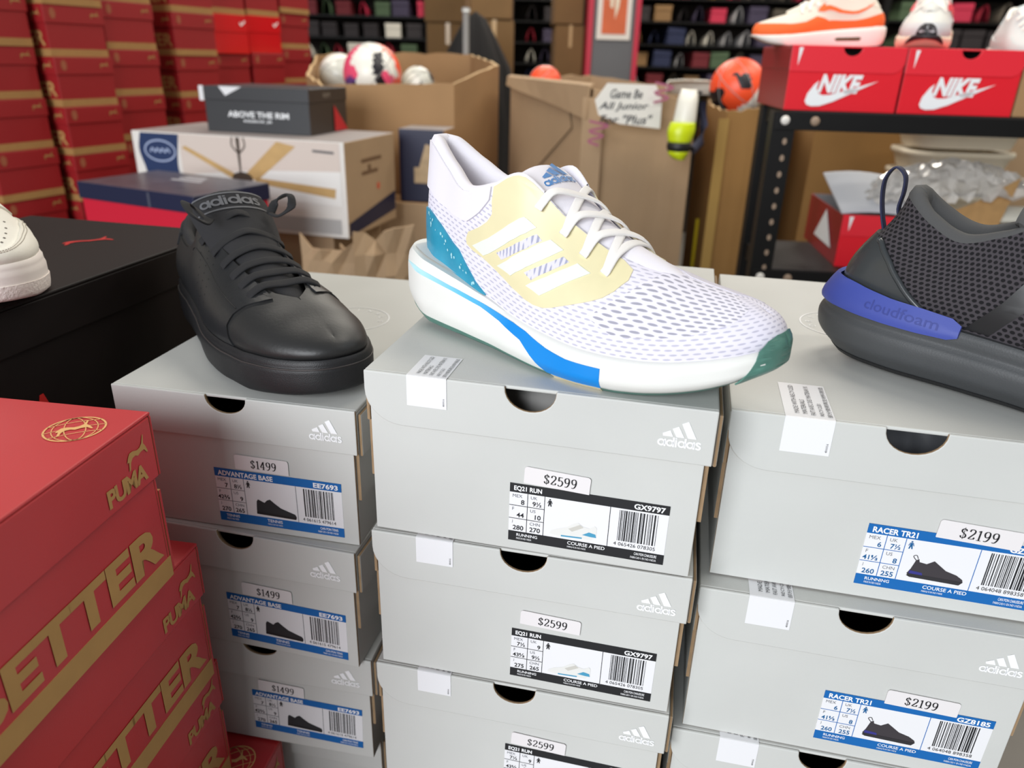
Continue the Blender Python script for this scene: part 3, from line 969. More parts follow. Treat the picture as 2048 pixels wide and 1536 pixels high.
SNEAK_ROWS = [r[:3] + (r[3] * 0.7, 0.004 + r[4] * (0.84 - 0.42 * (r[0] / 0.295)), *r[5:8], r[8] - 0.004 - 0.006 * (r[0] / 0.295), r[9]) for r in DARK_ROWS]
SNEAK = Form(0.295, SNEAK_ROWS, [(0, 0.0), (0.2, 0.003), (0.6, 0.0045), (0.9, 0.004), (1.0, 0.001)], pv=0.70, bulge=0.005, inset=[(0, 0.004), (0.5, 0.002), (1, 0.001)])
DARK = Form(0.295, DARK_ROWS, [(0, -0.009), (0.12, -0.004), (0.35, 0.0045), (0.55, 0.0055), (0.68, 0.0040), (0.74, 0.0016), (0.80, 0.0024), (0.95, 0.0020), (1.0, 0.0005)], pv=0.70, bulge=0.005,
            inset=[(0, 0.010), (0.2, 0.010), (0.35, 0.005), (0.5, 0.003), (1, 0.002)])

# ================================================================== shoes: building
def merge(o, d=2e-5):
    bm = bmesh.new()
    bm.from_mesh(o.data)
    bmesh.ops.remove_doubles(bm, verts=bm.verts, dist=d)
    bmesh.ops.recalc_face_normals(bm, faces=bm.faces)
    bm.to_mesh(o.data)
    bm.free()
    return o


def shoe_upper(F, root, mt, np_=84, nt=30, name='upper', t1=1.0, uvscale=1.0):
    mb = MB()
    uv = []
    for side in (-1, 1):
        rows = []
        ul = 0.0
        prev = None
        for i in range(np_ + 1):
            p = i / np_
            row = [F.upper(p, side, t1 * j / nt) for j in range(nt + 1)]
            b = row[nt // 3]
            if prev is not None:
                ul += float(np.linalg.norm(b - prev))
            prev = b
            vl = 0.0
            for j, q in enumerate(row):
                if j:
                    vl += float(np.linalg.norm(q - row[j - 1]))
                uv.append((ul * uvscale + (0.5 if side > 0 else 0), vl * uvscale))
            rows.append(row)
        mb.grid(rows if side < 0 else [r for r in rows])
    mb.uv = uv
    return merge(mb.build(name, mt, root, smooth=True))


def shoe_sole(F, root, mt, v0=0.0, v1=1.0, n=90, nv=10, name='midsole', extra=0.0, tread=0.0):
    """closed block between height fractions v0 and v1"""
    loop = [(i / n, -1) for i in range(n + 1)] + [(1 - i / n, 1) for i in range(1, n)]
    rows = []
    for p, s in loop:
        r = []
        for j in range(nv + 1):
            v = v0 + (v1 - v0) * j / nv
            q = F.sole(p, s, v)
            nn = F.nrm(p, s)
            r.append((q[0] + nn[0] * extra, q[1] + nn[1] * extra, q[2]))
        rows.append(r)
    mb = MB()
    mb.grid(rows, closeu=True)
    m = len(loop)
    for jj in (0, nv):
        for i in range(n):
            a, b = i, i + 1
            c, d = (m - i) % m, (m - i - 1) % m
            ids = [k * (nv + 1) + jj for k in (a, b, d, c)]
            ids = list(dict.fromkeys(ids))
            if len(ids) > 2:
                mb.face(ids)
    o = merge(mb.build(name, mt, root, smooth=True))
    md = o.modifiers.new('edge', 'EDGE_SPLIT')
    md.split_angle = math.radians(50)
    return o


def patch(fn, poly, off, mt, root, name, step=0.02, rim=0.0006, aspect=3.0, smooth=True, sg=1, sub=4):
    """a piece lying on a surface fn(u, v): outline poly in (u, v), raised by off; sg -1 on the inner side"""
    pts = []
    n = len(poly)
    for i in range(n):
        a, b = np.array(poly[i]), np.array(poly[(i + 1) % n])
        for k in range(sub):
            pts.append(a + (b - a) * k / sub)
    nb = len(pts)
    P = np.array(pts)
    lo, hi = P.min(0), P.max(0)

    def inside(x, y):
        c = False
        j = nb - 1
        for i in range(nb):
            if (P[i][1] > y) != (P[j][1] > y) and x < (P[j][0] - P[i][0]) * (y - P[i][1]) / (P[j][1] - P[i][1]) + P[i][0]:
                c = not c
            j = i
        return c
    q = [Vector((p[0], p[1])) for p in pts]
    u = lo[0] + step / 2
    while u < hi[0]:
        v = lo[1] + step * aspect / 2
        while v < hi[1]:
            if inside(u, v) and np.min(np.hypot(P[:, 0] - u, (P[:, 1] - v) / aspect)) > step * 0.45:
                q.append(Vector((u, v)))
            v += step * aspect
        u += step
    vs, es, fs, ov, oe, of = delaunay_2d_cdt(q, [(i, (i + 1) % nb) for i in range(nb)], [], 1, 1e-7)
    mb = MB()
    e = 1e-3
    nrm = []
    for c in vs:
        a = np.array(fn(c[0], c[1]))
        du = np.array(fn(c[0] + e, c[1])) - np.array(fn(c[0] - e, c[1]))
        dv = np.array(fn(c[0], c[1] + e)) - np.array(fn(c[0], c[1] - e))
        nn = np.cross(du, dv)
        nn *= sg / (np.linalg.norm(nn) + 1e-12)
        nrm.append(nn)
        mb.vert(a + nn * off)
    uv = [(c[0], c[1]) for c in vs]
    nv0 = len(mb.v)
    keep = []
    for f in fs:
        c = (vs[f[0]] + vs[f[1]] + vs[f[2]]) / 3
        if inside(c[0], c[1]):
            keep.append(tuple(f))
            mb.face(f)
    # rim down into the surface
    cnt = {}
    for f in keep:
        for i in range(3):
            a, b = f[i], f[(i + 1) % 3]
            cnt[(a, b)] = cnt.get((a, b), 0) + 1
    low = {}
    for (a, b) in list(cnt):
        if (b, a) not in cnt:
            for k in (a, b):
                if k not in low:
                    low[k] = mb.vert(np.array(mb.v[k]) - nrm[k] * (off + rim))
                    uv.append(uv[k])
            mb.face((b, a, low[a], low[b]))
    mb.uv = uv
    o = mb.build(name, mt, root, smooth=smooth)
    md = o.modifiers.new('edge', 'EDGE_SPLIT')
    md.split_angle = math.radians(45)
    return o


def shoe_lining(F, root, mt, roll=0.0055, depth=0.075, p1=None, n=60, name='collar_lining', rise=0.0035):
    """padded collar: rolls over the top line and runs down inside"""
    p1 = p1 or F.pv
    loop = [(p1 * (1 - i / n), -1) for i in range(n + 1)] + [(p1 * i / n, 1) for i in range(1, n + 1)]
    T = [F.upper(p, s, 1.0) for p, s in loop]
    rows = []
    for i, (p, s) in enumerate(loop):
        t = T[min(i + 1, len(T) - 1)] - T[max(i - 1, 0)]
        t = np.array([t[0], t[1], 0])
        t /= np.linalg.norm(t) + 1e-9
        inw = np.array([-t[1], t[0], 0])
        cen = np.array([max(T[i][0], 0.05), F.ct(p), 0])
        if np.dot(inw, cen - T[i] * np.array([1, 1, 0])) < 0:
            inw = -inw
        q = T[i]
        k = 1.0 if p < p1 * 0.62 else max(0.25, 1 - (p / p1 - 0.62) / 0.38)
        r = roll * k
        ri = rise * k
        fz = max(F.zf(p) - 0.004, q[2] - depth)
        prof = [(-0.0004, -0.004), (-0.0002, 0.0), (r * 0.25, ri * 0.85), (r * 0.8, ri), (r * 1.4, ri * 0.4), (r * 1.7, -0.004), (r * 1.6, -0.012), (r * 1.15, -0.026)]
        row = [q + inw * a + np.array([0, 0, b]) for a, b in prof]
        last = q + inw * (r * 1.1)
        for k2 in (0.6, 1.0):
            row.append(np.array([last[0], last[1], (q[2] - 0.026) * (1 - k2) + fz * k2]))
        rows.append(row)
    mb = MB()
    mb.grid(rows)
    return mb.build(name, mt, root, smooth=True)


def shoe_insole(F, root, mt, x0=0.01, x1=0.21, dz=0.004):
    a = F.px(x0)
    b = F.px(x1)
    rows = []
    for i in range(25):
        p = a + (b - a) * i / 24
        z = F.zf(p) - dz * 0 + 0.001
        x = F.base(p, 1)[0]
        rows.append([(x, F.c(p) + k * F.w(p) * 0.86, z) for k in (-1, -0.5, 0, 0.5, 1)])
    return MB().grid(rows).build('insole', mt, root, smooth=True)


def shoe_tongue(root, mt, line, wd, thick=0.006, curve=0.010, name='tongue', nb=14):
    """line: (x, y, z) from the vamp up to the free end; wd: half widths"""
    L = catmull(line, 5)
    Wd = catmull([(w, 0) for w in wd], 5)
    rows = []
    for i, q in enumerate(L):
        w_ = Wd[i][0]
        t = L[min(i + 1, len(L) - 1)] - L[max(i - 1, 0)]
        t /= np.linalg.norm(t) + 1e-9
        nn = np.array([-t[2], 0, t[0]])
        if nn[2] < 0:
            nn = -nn
        e = i / (len(L) - 1)
        rows.append([q + np.array([0, 1, 0]) * (w_ * math.sin(b * 1.25) / math.sin(1.25)) - nn * (curve * (1 - math.cos(b * 1.25)) / (1 - math.cos(1.25)))
                     for b in [2 * k / nb - 1 for k in range(nb + 1)]])
    mb = MB()
    mb.grid(rows)
    o = mb.build(name, mt, root, smooth=True)
    md = o.modifiers.new('solid', 'SOLIDIFY')
    md.thickness = thick
    md.offset = 0
    md = o.modifiers.new('bev', 'BEVEL')
    md.width = thick * 0.4
    md.segments = 3
    md.limit_method = 'ANGLE'
    return o, rows


def tape(mb, pts, ups, hw=0.003, ht=0.0008, n=5):
    P = catmull(pts, n)
    Un = catmull(ups, n)
    mb.tube(P, 1, n=10, flat=(hw, ht, [u / (np.linalg.norm(u) + 1e-9) for u in Un]))


def uvnode_mat(name, build, rough=0.8):
    m = bpy.data.materials.new(name)
    m.use_nodes = True
    build(m.node_tree, m.node_tree.nodes['Principled BSDF'])
    MATS[name] = m
    return m


def knit_mat(name, base, hole, sx, sy, hw, hh, rough=0.85, bump=0.4, base2=None, skew=0.0, power=1.0):
    """woven mesh: staggered lens-shaped openings in rows, laid out along the surface; sizes in 1/m"""
    def b(nt, bs):
        N = nt.nodes.new
        Lk = nt.links.new
        uvn = N('ShaderNodeUVMap')
        sep = N('ShaderNodeSeparateXYZ')
        Lk(uvn.outputs[0], sep.inputs[0])

        def math_(op, a, c=None, d=None):
            n = N('ShaderNodeMath')
            n.operation = op
            for i, vv in enumerate((a, c, d)):
                if vv is None:
                    continue
                if isinstance(vv, (int, float)):
                    n.inputs[i].default_value = vv
                else:
                    Lk(vv, n.inputs[i])
            return n.outputs[0]
        u, v = sep.outputs[0], sep.outputs[1]
        vr = math_('MULTIPLY_ADD', u, skew * sy, math_('MULTIPLY', v, sy))
        row = math_('FLOOR', vr)
        half = math_('MULTIPLY', math_('MODULO', row, 2.0), 0.5)
        uu = math_('ADD', math_('MULTIPLY', u, sx), half)
        fu = math_('SUBTRACT', math_('FRACT', uu), 0.5)
        fv = math_('SUBTRACT', math_('FRACT', vr), 0.5)
        a = math_('POWER', math_('DIVIDE', math_('ABSOLUTE', fu), hw), 2.0)
        c = math_('POWER', math_('DIVIDE', math_('ABSOLUTE', fv), hh), 2.0)
        d = math_('ADD', a, c)
        fac = N('ShaderNodeMapRange')
        fac.inputs[1].default_value = 0.7
        fac.inputs[2].default_value = 1.25
        Lk(d, fac.inputs[0])
        mx = N('ShaderNodeMix')
        mx.data_type = 'RGBA'
        mx.inputs[6].default_value = srgb(*hole)
        mx.inputs[7].default_value = srgb(*base)
        Lk(fac.outputs[0], mx.inputs[0])
        Lk(mx.outputs[2], bs.inputs['Base Color'])
        bs.inputs['Roughness'].default_value = rough
        bs.inputs['Specular IOR Level'].default_value = 0.25
        bp = N('ShaderNodeBump')
        bp.inputs['Strength'].default_value = bump
        bp.inputs['Distance'].default_value = 0.0012
        Lk(fac.outputs[0], bp.inputs['Height'])
        Lk(bp.outputs['Normal'], bs.inputs['Normal'])
    return uvnode_mat(name, b)


# ------------------------------------------------------------------ the white running shoe
def white_shoe():
    F = WHITE
    root = thing('running_shoe', 'white running shoe with cream overlay, three stripes and blue sole band', 'shoe', (-.0742, .5962, C0 - .1925 + 0.0006), math.radians(-40))
    knit = knit_mat('white_knit', (222, 219, 231), (186, 184, 200), 150, 330, 0.34, 0.20, bump=0.25)
    soft = mat('white_padding', (226, 223, 230), 0.85, bump=0.15, bscale=1500)
    foam = mat('white_foam', (224, 224, 219), 0.55, bump=0.05, bscale=700)
    cream = mat('cream_film', (222, 213, 172), 0.42, noise=0.02, nscale=60)
    stripe = mat('pale_mint_stripe', (224, 231, 220), 0.4)
    green = mat('dark_green_rubber', (84, 128, 116), 0.35, noise=0.12, nscale=90)
    lace = mat('white_lace', (236, 233, 230), 0.8, bump=0.3, bscale=2500)
    up = lambda p, t: F.upper(p, -1, t)
    um = lambda p, t: F.upper(p, 1, t)
    so = lambda p, v: F.sole(p, -1, v)
    upper = shoe_upper(F, root, knit)
    # larger openings over the forefoot
    big = knit_mat('white_open_knit', (224, 221, 232), (158, 157, 170), 135, 270, 0.36, 0.24, bump=0.4, skew=0.0)

    # cream overlay with its stripes
    cr = [(0.405, 0.985), (0.44, 0.99), (0.486, 0.99), (0.537, 0.99), (0.585, 0.99), (0.618, 0.96), (0.636, 0.87), (0.638, 0.734), (0.626, 0.588), (0.614, 0.503), (0.599, 0.437), (0.571, 0.332), (0.544, 0.236), (0.529, 0.196), (0.511, 0.171), (0.494, 0.166), (0.469, 0.186),
          (0.439, 0.241), (0.396, 0.330), (0.368, 0.370), (0.350, 0.417), (0.346, 0.477), (0.350, 0.568), (0.381, 0.643), (0.398, 0.698), (0.409, 0.764), (0.404, 0.88)]
    ov = patch(up, cr, 0.0007, cream, root, 'cream_overlay', step=0.012)
    for q in ([(0.368, 0.427), (0.383, 0.392), (0.398, 0.357), (0.426, 0.425), (0.449, 0.477), (0.471, 0.540), (0.486, 0.613), (0.499, 0.709), (0.491, 0.714), (0.481, 0.719), (0.466, 0.660), (0.444, 0.608), (0.419, 0.565), (0.393, 0.505)],
              [(0.434, 0.302), (0.451, 0.284), (0.466, 0.266), (0.486, 0.347), (0.501, 0.432), (0.514, 0.520), (0.526, 0.610), (0.539, 0.709), (0.529, 0.714), (0.519, 0.714), (0.506, 0.612), (0.494, 0.522), (0.477, 0.437), (0.457, 0.362)],
              [(0.496, 0.266), (0.509, 0.271), (0.521, 0.270), (0.536, 0.350), (0.549, 0.427), (0.561, 0.503), (0.574, 0.583), (0.586, 0.663), (0.575, 0.670), (0.564, 0.680), (0.552, 0.593), (0.539, 0.513), (0.526, 0.432), (0.511, 0.347)]):
        patch(up, q, 0.0013, stripe, ov, 'stripe', step=0.012, sub=2)
    slit = knit_mat('lilac_mesh_slot', (214, 211, 226), (160, 162, 184), 300, 60, 0.22, 0.42, bump=0.3)
    for q in ([(0.431, 0.407), (0.444, 0.357), (0.461, 0.397), (0.476, 0.447), (0.489, 0.508), (0.499, 0.578), (0.509, 0.653), (0.501, 0.668), (0.491, 0.600), (0.481, 0.540), (0.466, 0.480), (0.449, 0.440)],
              [(0.491, 0.342), (0.504, 0.330), (0.514, 0.397), (0.524, 0.460), (0.534, 0.523), (0.544, 0.588), (0.552, 0.648), (0.542, 0.660), (0.533, 0.600), (0.523, 0.535), (0.513, 0.467), (0.503, 0.407)]):
        o = patch(up, q, 0.0010, slit, ov, 'mesh_slot', step=0.012, sub=2)
        for d in o.data.uv_layers[0].data:
            d.uv = (d.uv[0] * 0.45, d.uv[1] * 0.09)
    crm = [(0.47, 0.985), (0.60, 0.985), (0.638, 0.85), (0.60, 0.45), (0.54, 0.22), (0.49, 0.2), (0.40, 0.40), (0.37, 0.6), (0.42, 0.85)]
    patch(um, crm, 0.0007, cream, root, 'cream_overlay', step=0.016, sg=-1)
    # forefoot openings
    o = patch(up, [(0.645, 0.20), (0.60, 0.30), (0.63, 0.50), (0.655, 0.70), (0.672, 0.90), (0.70, 0.985), (0.80, 0.985), (0.86, 0.75), (0.83, 0.5), (0.77, 0.34), (0.70, 0.24)], 0.0003, big, upper, 'open_knit_panel', step=0.014)
    for d in o.data.uv_layers[0].data:
        d.uv = (d.uv[0] * 0.33, d.uv[1] * 0.075)
    o = patch(um, [(0.66, 0.45), (0.66, 0.70), (0.672, 0.90), (0.70, 0.985), (0.80, 0.985), (0.86, 0.75), (0.83, 0.5), (0.77, 0.38)], 0.0003, big, upper, 'open_knit_panel', step=0.014, sg=-1)
    # collar padding panel
    patch(up, [(0.205, 0.59), (0.226, 0.60), (0.268, 0.645), (0.311, 0.685), (0.343, 0.683), (0.376, 0.79), (0.398, 0.89), (0.40, 0.99), (0.34, 0.99), (0.25, 0.99), (0.205, 0.99)]  , 0.0016, soft, root, 'collar_padding', step=0.014)
    patch(up, [(0.0, 0.58), (0.10, 0.58), (0.205, 0.59), (0.205, 0.99), (0.1, 0.99), (0.0, 0.99)]  , 0.0016, soft, root, 'collar_padding', step=0.016)
    patch(um, [(0.0, 0.72), (0.12, 0.71), (0.25, 0.70), (0.37, 0.75), (0.39, 0.99), (0.2, 0.99), (0.0, 0.99)], 0.0016, soft, root, 'collar_padding', step=0.016, sg=-1)
    shoe_lining(F, root, soft, roll=0.0060, p1=0.50)
    shoe_insole(F, root, mat('insole_white', (225, 222, 218), 0.9))
    # heel counter, teal and speckled
    teal = mat('teal_heel_plastic', (38, 138, 170), 0.35, rgb2=(52, 152, 182), nscale=70)
    hc = [(0.0, 0.33), (0.10, 0.35), (0.18, 0.39), (0.215, 0.41), (0.245, 0.405), (0.281, 0.367), (0.326, 0.300), (0.348, 0.185), (0.376, 0.06), (0.401, 0.008), (0.385, 0.0), (0.30, 0.0), (0.2, 0.0), (0.0, 0.0)]
    for fn, sg in ((up, 1), (um, -1)):
        patch(fn, hc, 0.0013, teal, root, 'heel_counter', step=0.014, sg=sg)
    speck = mat('pale_speckle', (160, 214, 224), 0.4)
    rg = random.Random(3)
    mb = MB()
    for k in range(26):
        a = rg.random()
        p0 = 0.16 + 0.22 * a + rg.uniform(-0.02, 0.02)
        t0 = max(0.03, 0.37 - 2.2 * max(0, p0 - 0.24) - rg.random() ** 2 * 0.10)
        c = np.array(up(p0, t0))
        e = 1e-3
        n_ = np.cross(np.array(up(p0 + e, t0)) - c, np.array(up(p0, t0 + e)) - c)
        n_ /= -np.linalg.norm(n_)
        n_ = -n_ if np.dot(n_, np.array([0, -1, 0.2])) < 0 else n_
        U = np.cross(n_, [0, 0, 1.0])
        U /= np.linalg.norm(U)
        V = np.cross(U, n_)
        r = rg.uniform(0.0005, 0.0013)
        mb.poly([c + n_ * 0.0016 + U * (r * math.cos(2 * PI * j / 7)) + V * (r * math.sin(2 * PI * j / 7)) for j in range(7)])
    stuff(mb.build('speckles', speck, root))
    # sole
    mid = shoe_sole(F, root, foam, 0.10, 1.0)
    shoe_sole(F, root, green, 0.0, 0.115, nv=3, name='outsole', extra=0.0004)
    mb = MB()

    def fade(nt, bs):
        u = nt.nodes.new('ShaderNodeUVMap')
        s = nt.nodes.new('ShaderNodeSeparateXYZ')
        nt.links.new(u.outputs[0], s.inputs[0])
        r = nt.nodes.new('ShaderNodeValToRGB')
        r.color_ramp.elements[0].position = 0.20
        r.color_ramp.elements[0].color = srgb(190, 232, 240)
        r.color_ramp.elements[1].position = 0.47
        r.color_ramp.elements[1].color = srgb(8, 132, 214)
        e = r.color_ramp.elements.new(0.36)
        e.color = srgb(96, 186, 226)
        nt.links.new(s.outputs[0], r.inputs[0])
        nt.links.new(r.outputs[0], bs.inputs['Base Color'])
        bs.inputs['Roughness'].default_value = 0.4
    blue = uvnode_mat('blue_fading_band', fade)
    top = [(0.15, 0.82), (0.205, 0.862), (0.266, 0.866), (0.324, 0.874), (0.398, 0.908), (0.445, 0.93), (0.475, 0.93), (0.502, 0.905), (0.544, 0.756), (0.579, 0.69), (0.633, 0.69)]
    bot = [(0.633, 0.12), (0.60, 0.10), (0.56, 0.10), (0.540, 0.11), (0.525, 0.30), (0.494, 0.66), (0.448, 0.80), (0.402, 0.83), (0.351, 0.815), (0.282, 0.80), (0.212, 0.785)]
    patch(so, top + bot, 0.0005, blue, mid, 'blue_band', step=0.014, sub=3)
    # sand-coloured piece under the band
    patch(so, [(0.548, -0.02), (0.548, 0.10), (0.60, 0.12), (0.633, 0.13), (0.633, 0.0)]  , 0.0006, mat('sand_rubber', (212, 200, 168), 0.5), mid, 'shank_edge', step=0.014)
    # toe bumper
    tb = [(0.860, 0.06), (0.872, 0.25), (0.886, 0.52), (0.896, 0.80), (0.900, 1.06), (0.925, 1.22), (0.96, 1.30), (1.0, 1.32), (1.0, 0.0), (0.9, 0.0)]

    def toe(side):
        def f(p, v):
            n_ = F.nrm(p, side)
            N_ = np.array([n_[0], n_[1], 0])
            if v <= 1:
                b_ = F.base(p, side)
                return np.array([b_[0], b_[1], F.zb(p) + (F.zf(p) - F.zb(p)) * v]) + N_ * (0.0042 * math.sin(min(1, v / 0.35) * PI / 2))
            return F.upper(p, side, min(1, (v - 1) * 1.1)) + N_ * (0.0042 * max(0, 1 - (v - 1) * 3))
        return f
    patch(toe(-1), tb, 0.0004, green, root, 'toe_bumper', step=0.014, aspect=6)
    patch(toe(1), tb, 0.0004, green, root, 'toe_bumper', step=0.014, aspect=6, sg=-1)
    # tongue
    line = [(0.226, 0.006, 0.0685), (0.207, 0.004, 0.0762), (0.186, 0.003, 0.0835), (0.165, 0.002, 0.0940), (0.145, 0.001, 0.1070), (0.130, 0.0, 0.1175), (0.119, 0.0, 0.1230), (0.113, 0.0, 0.1215)]
    tg, rows = shoe_tongue(root, soft, line, [0.010, 0.014, 0.0175, 0.021, 0.025, 0.028, 0.028, 0.025], thick=0.006, curve=0.010)
    # logo on the tongue, running across it
    c = np.array([0.1375, -0.001, 0.1216])
    tv = np.array([0.145 - 0.128, 0, 0.1115 - 0.1225])
    tv /= np.linalg.norm(tv)
    mb = MB()
    # follow the tongue's curve: letters laid on the row surface
    lm = MB()
    put_threebar(lm, Vector((0, 0, 0)), Vector((1, 0, 0)), Vector((0, 1, 0)), -0.5, 0, 1.0)
    v2 = []
    for q in lm.v:
        s_ = q[0] * 0.027
        h_ = q[1] * 0.027
        b = s_ / 0.026
        base = np.array([0.1345, 0.001, 0.1143]) - tv * h_
        nn = np.array([-tv[2], 0, tv[0]])
        nn = nn if nn[2] > 0 else -nn
        v2.append(base + np.array([0, 1, 0]) * (0.026 * math.sin(b * 1.25) / math.sin(1.25)) - nn * (0.010 * (1 - math.cos(b * 1.25)) / (1 - math.cos(1.25))) + nn * 0.0040)
    lm.v = [tuple(q) for q in v2]
    lm.build('three_bar_logo', mat('blue_print', (20, 110, 176), 0.5), tg)
    # laces: crossing between five pairs of eyelets
    mb = MB()
    E = {}
    for k, (xx, tt) in enumerate(((0.1464, 0.915), (0.1624, 0.90), (0.1777, 0.85), (0.1935, 0.79))):
        for s in (-1, 1):
            p = F.px(xx)
            E[(k, s)] = np.array(F.upper(p, s, tt))

    def over(k0, s0, k1, s1, lift):
        a, b = E[(k0, s0)], E[(k1, s1)]
        m_ = (a + b) / 2
        zc = np.interp(m_[0], [0.112, 0.128, 0.145, 0.165, 0.186, 0.205, 0.222], [0.123, 0.118, 0.107, 0.094, 0.0825, 0.0735, 0.066]) + 0.0052 + lift
        mid_ = np.array([m_[0], m_[1], zc])
        out = lambda e, s: e + np.array([0.0, s * 0.0030, 0.0006])
        pts = [out(a, s0) + np.array([-0.001, s0 * 0.002, -0.003]), out(a, s0), a * 0.72 + mid_ * 0.28 + np.array([0, 0, 0.0050 + lift]), mid_, b * 0.72 + mid_ * 0.28 + np.array([0, 0, 0.0050 + lift]), out(b, s1), out(b, s1) + np.array([-0.001, s1 * 0.002, -0.003])]
        nn = np.array([0.45, 0, 0.9])
        ups = [np.array([0.3, s0 * 0.9, 0.3]), np.array([0.35, s0 * 0.7, 0.6]), nn + np.array([0, s0 * 0.35, 0]), nn, nn + np.array([0, s1 * 0.35, 0]), np.array([0.35, s1 * 0.7, 0.6]), np.array([0.3, s1 * 0.9, 0.3])]
        tape(mb, pts, ups, 0.0030, 0.0009)
    for k in range(3):
        over(k, -1, k + 1, 1, 0.0016)
        over(k, 1, k + 1, -1, 0.0)
    over(3, -1, 3, 1, 0.0)
    mb.build('laces', lace, root, smooth=True)
    # eyelet tab rivet
    return root


white_shoe()

# ------------------------------------------------------------------ other shoes
def tongue_z(line):
    xs = [q[0] for q in line][::-1]
    zs = [q[2] for q in line][::-1]
    return lambda x: float(np.interp(x, xs, zs))


def lacing(F, root, mt, eyelets, line, hw=0.0032, ht=0.0009, bars=False, lift0=0.005, name='laces', extra=None):
    mb = MB()
    tz = tongue_z(line)
    E = {(k, s): np.array(F.upper(F.px(x), s, t)) for k, (x, t) in enumerate(eyelets) for s in (-1, 1)}
    n = len(eyelets)

    def over(a, s0, b, s1, lift):
        m_ = (a + b) / 2
        mid_ = np.array([m_[0], m_[1], tz(m_[0]) + lift0 + lift])
        o1, o2 = a + np.array([0, s0 * 0.003, 0.0008]), b + np.array([0, s1 * 0.003, 0.0008])
        dn = np.array([-0.001, 0, -0.003])
        pts = [o1 + dn + np.array([0, s0 * 0.002, 0]), o1, a * 0.7 + mid_ * 0.3 + np.array([0, 0, 0.004 + lift]), mid_, b * 0.7 + mid_ * 0.3 + np.array([0, 0, 0.004 + lift]), o2, o2 + dn + np.array([0, s1 * 0.002, 0])]
        nn = np.array([0.45, 0, 0.9])
        ups = [np.array([0.3, s0 * 0.9, 0.3]), np.array([0.35, s0 * 0.7, 0.6]), nn + np.array([0, s0 * 0.35, 0]), nn, nn + np.array([0, s1 * 0.35, 0]), np.array([0.35, s1 * 0.7, 0.6]), np.array([0.3, s1 * 0.9, 0.3])]
        tape(mb, pts, ups, hw, ht)
    for k in range(n):
        if bars or k == n - 1:
            over(E[(k, -1)], -1, E[(k, 1)], 1, 0)
        if not bars and k < n - 1:
            over(E[(k, -1)], -1, E[(k + 1, 1)], 1, 0.0016)
            over(E[(k, 1)], 1, E[(k + 1, -1)], -1, 0.0)
    if extra:
        for pts in extra:
            tape(mb, pts, [np.array([0.2, 0.3, 0.9])] * len(pts), hw, ht)
    return mb.build(name, mt, root, smooth=True)


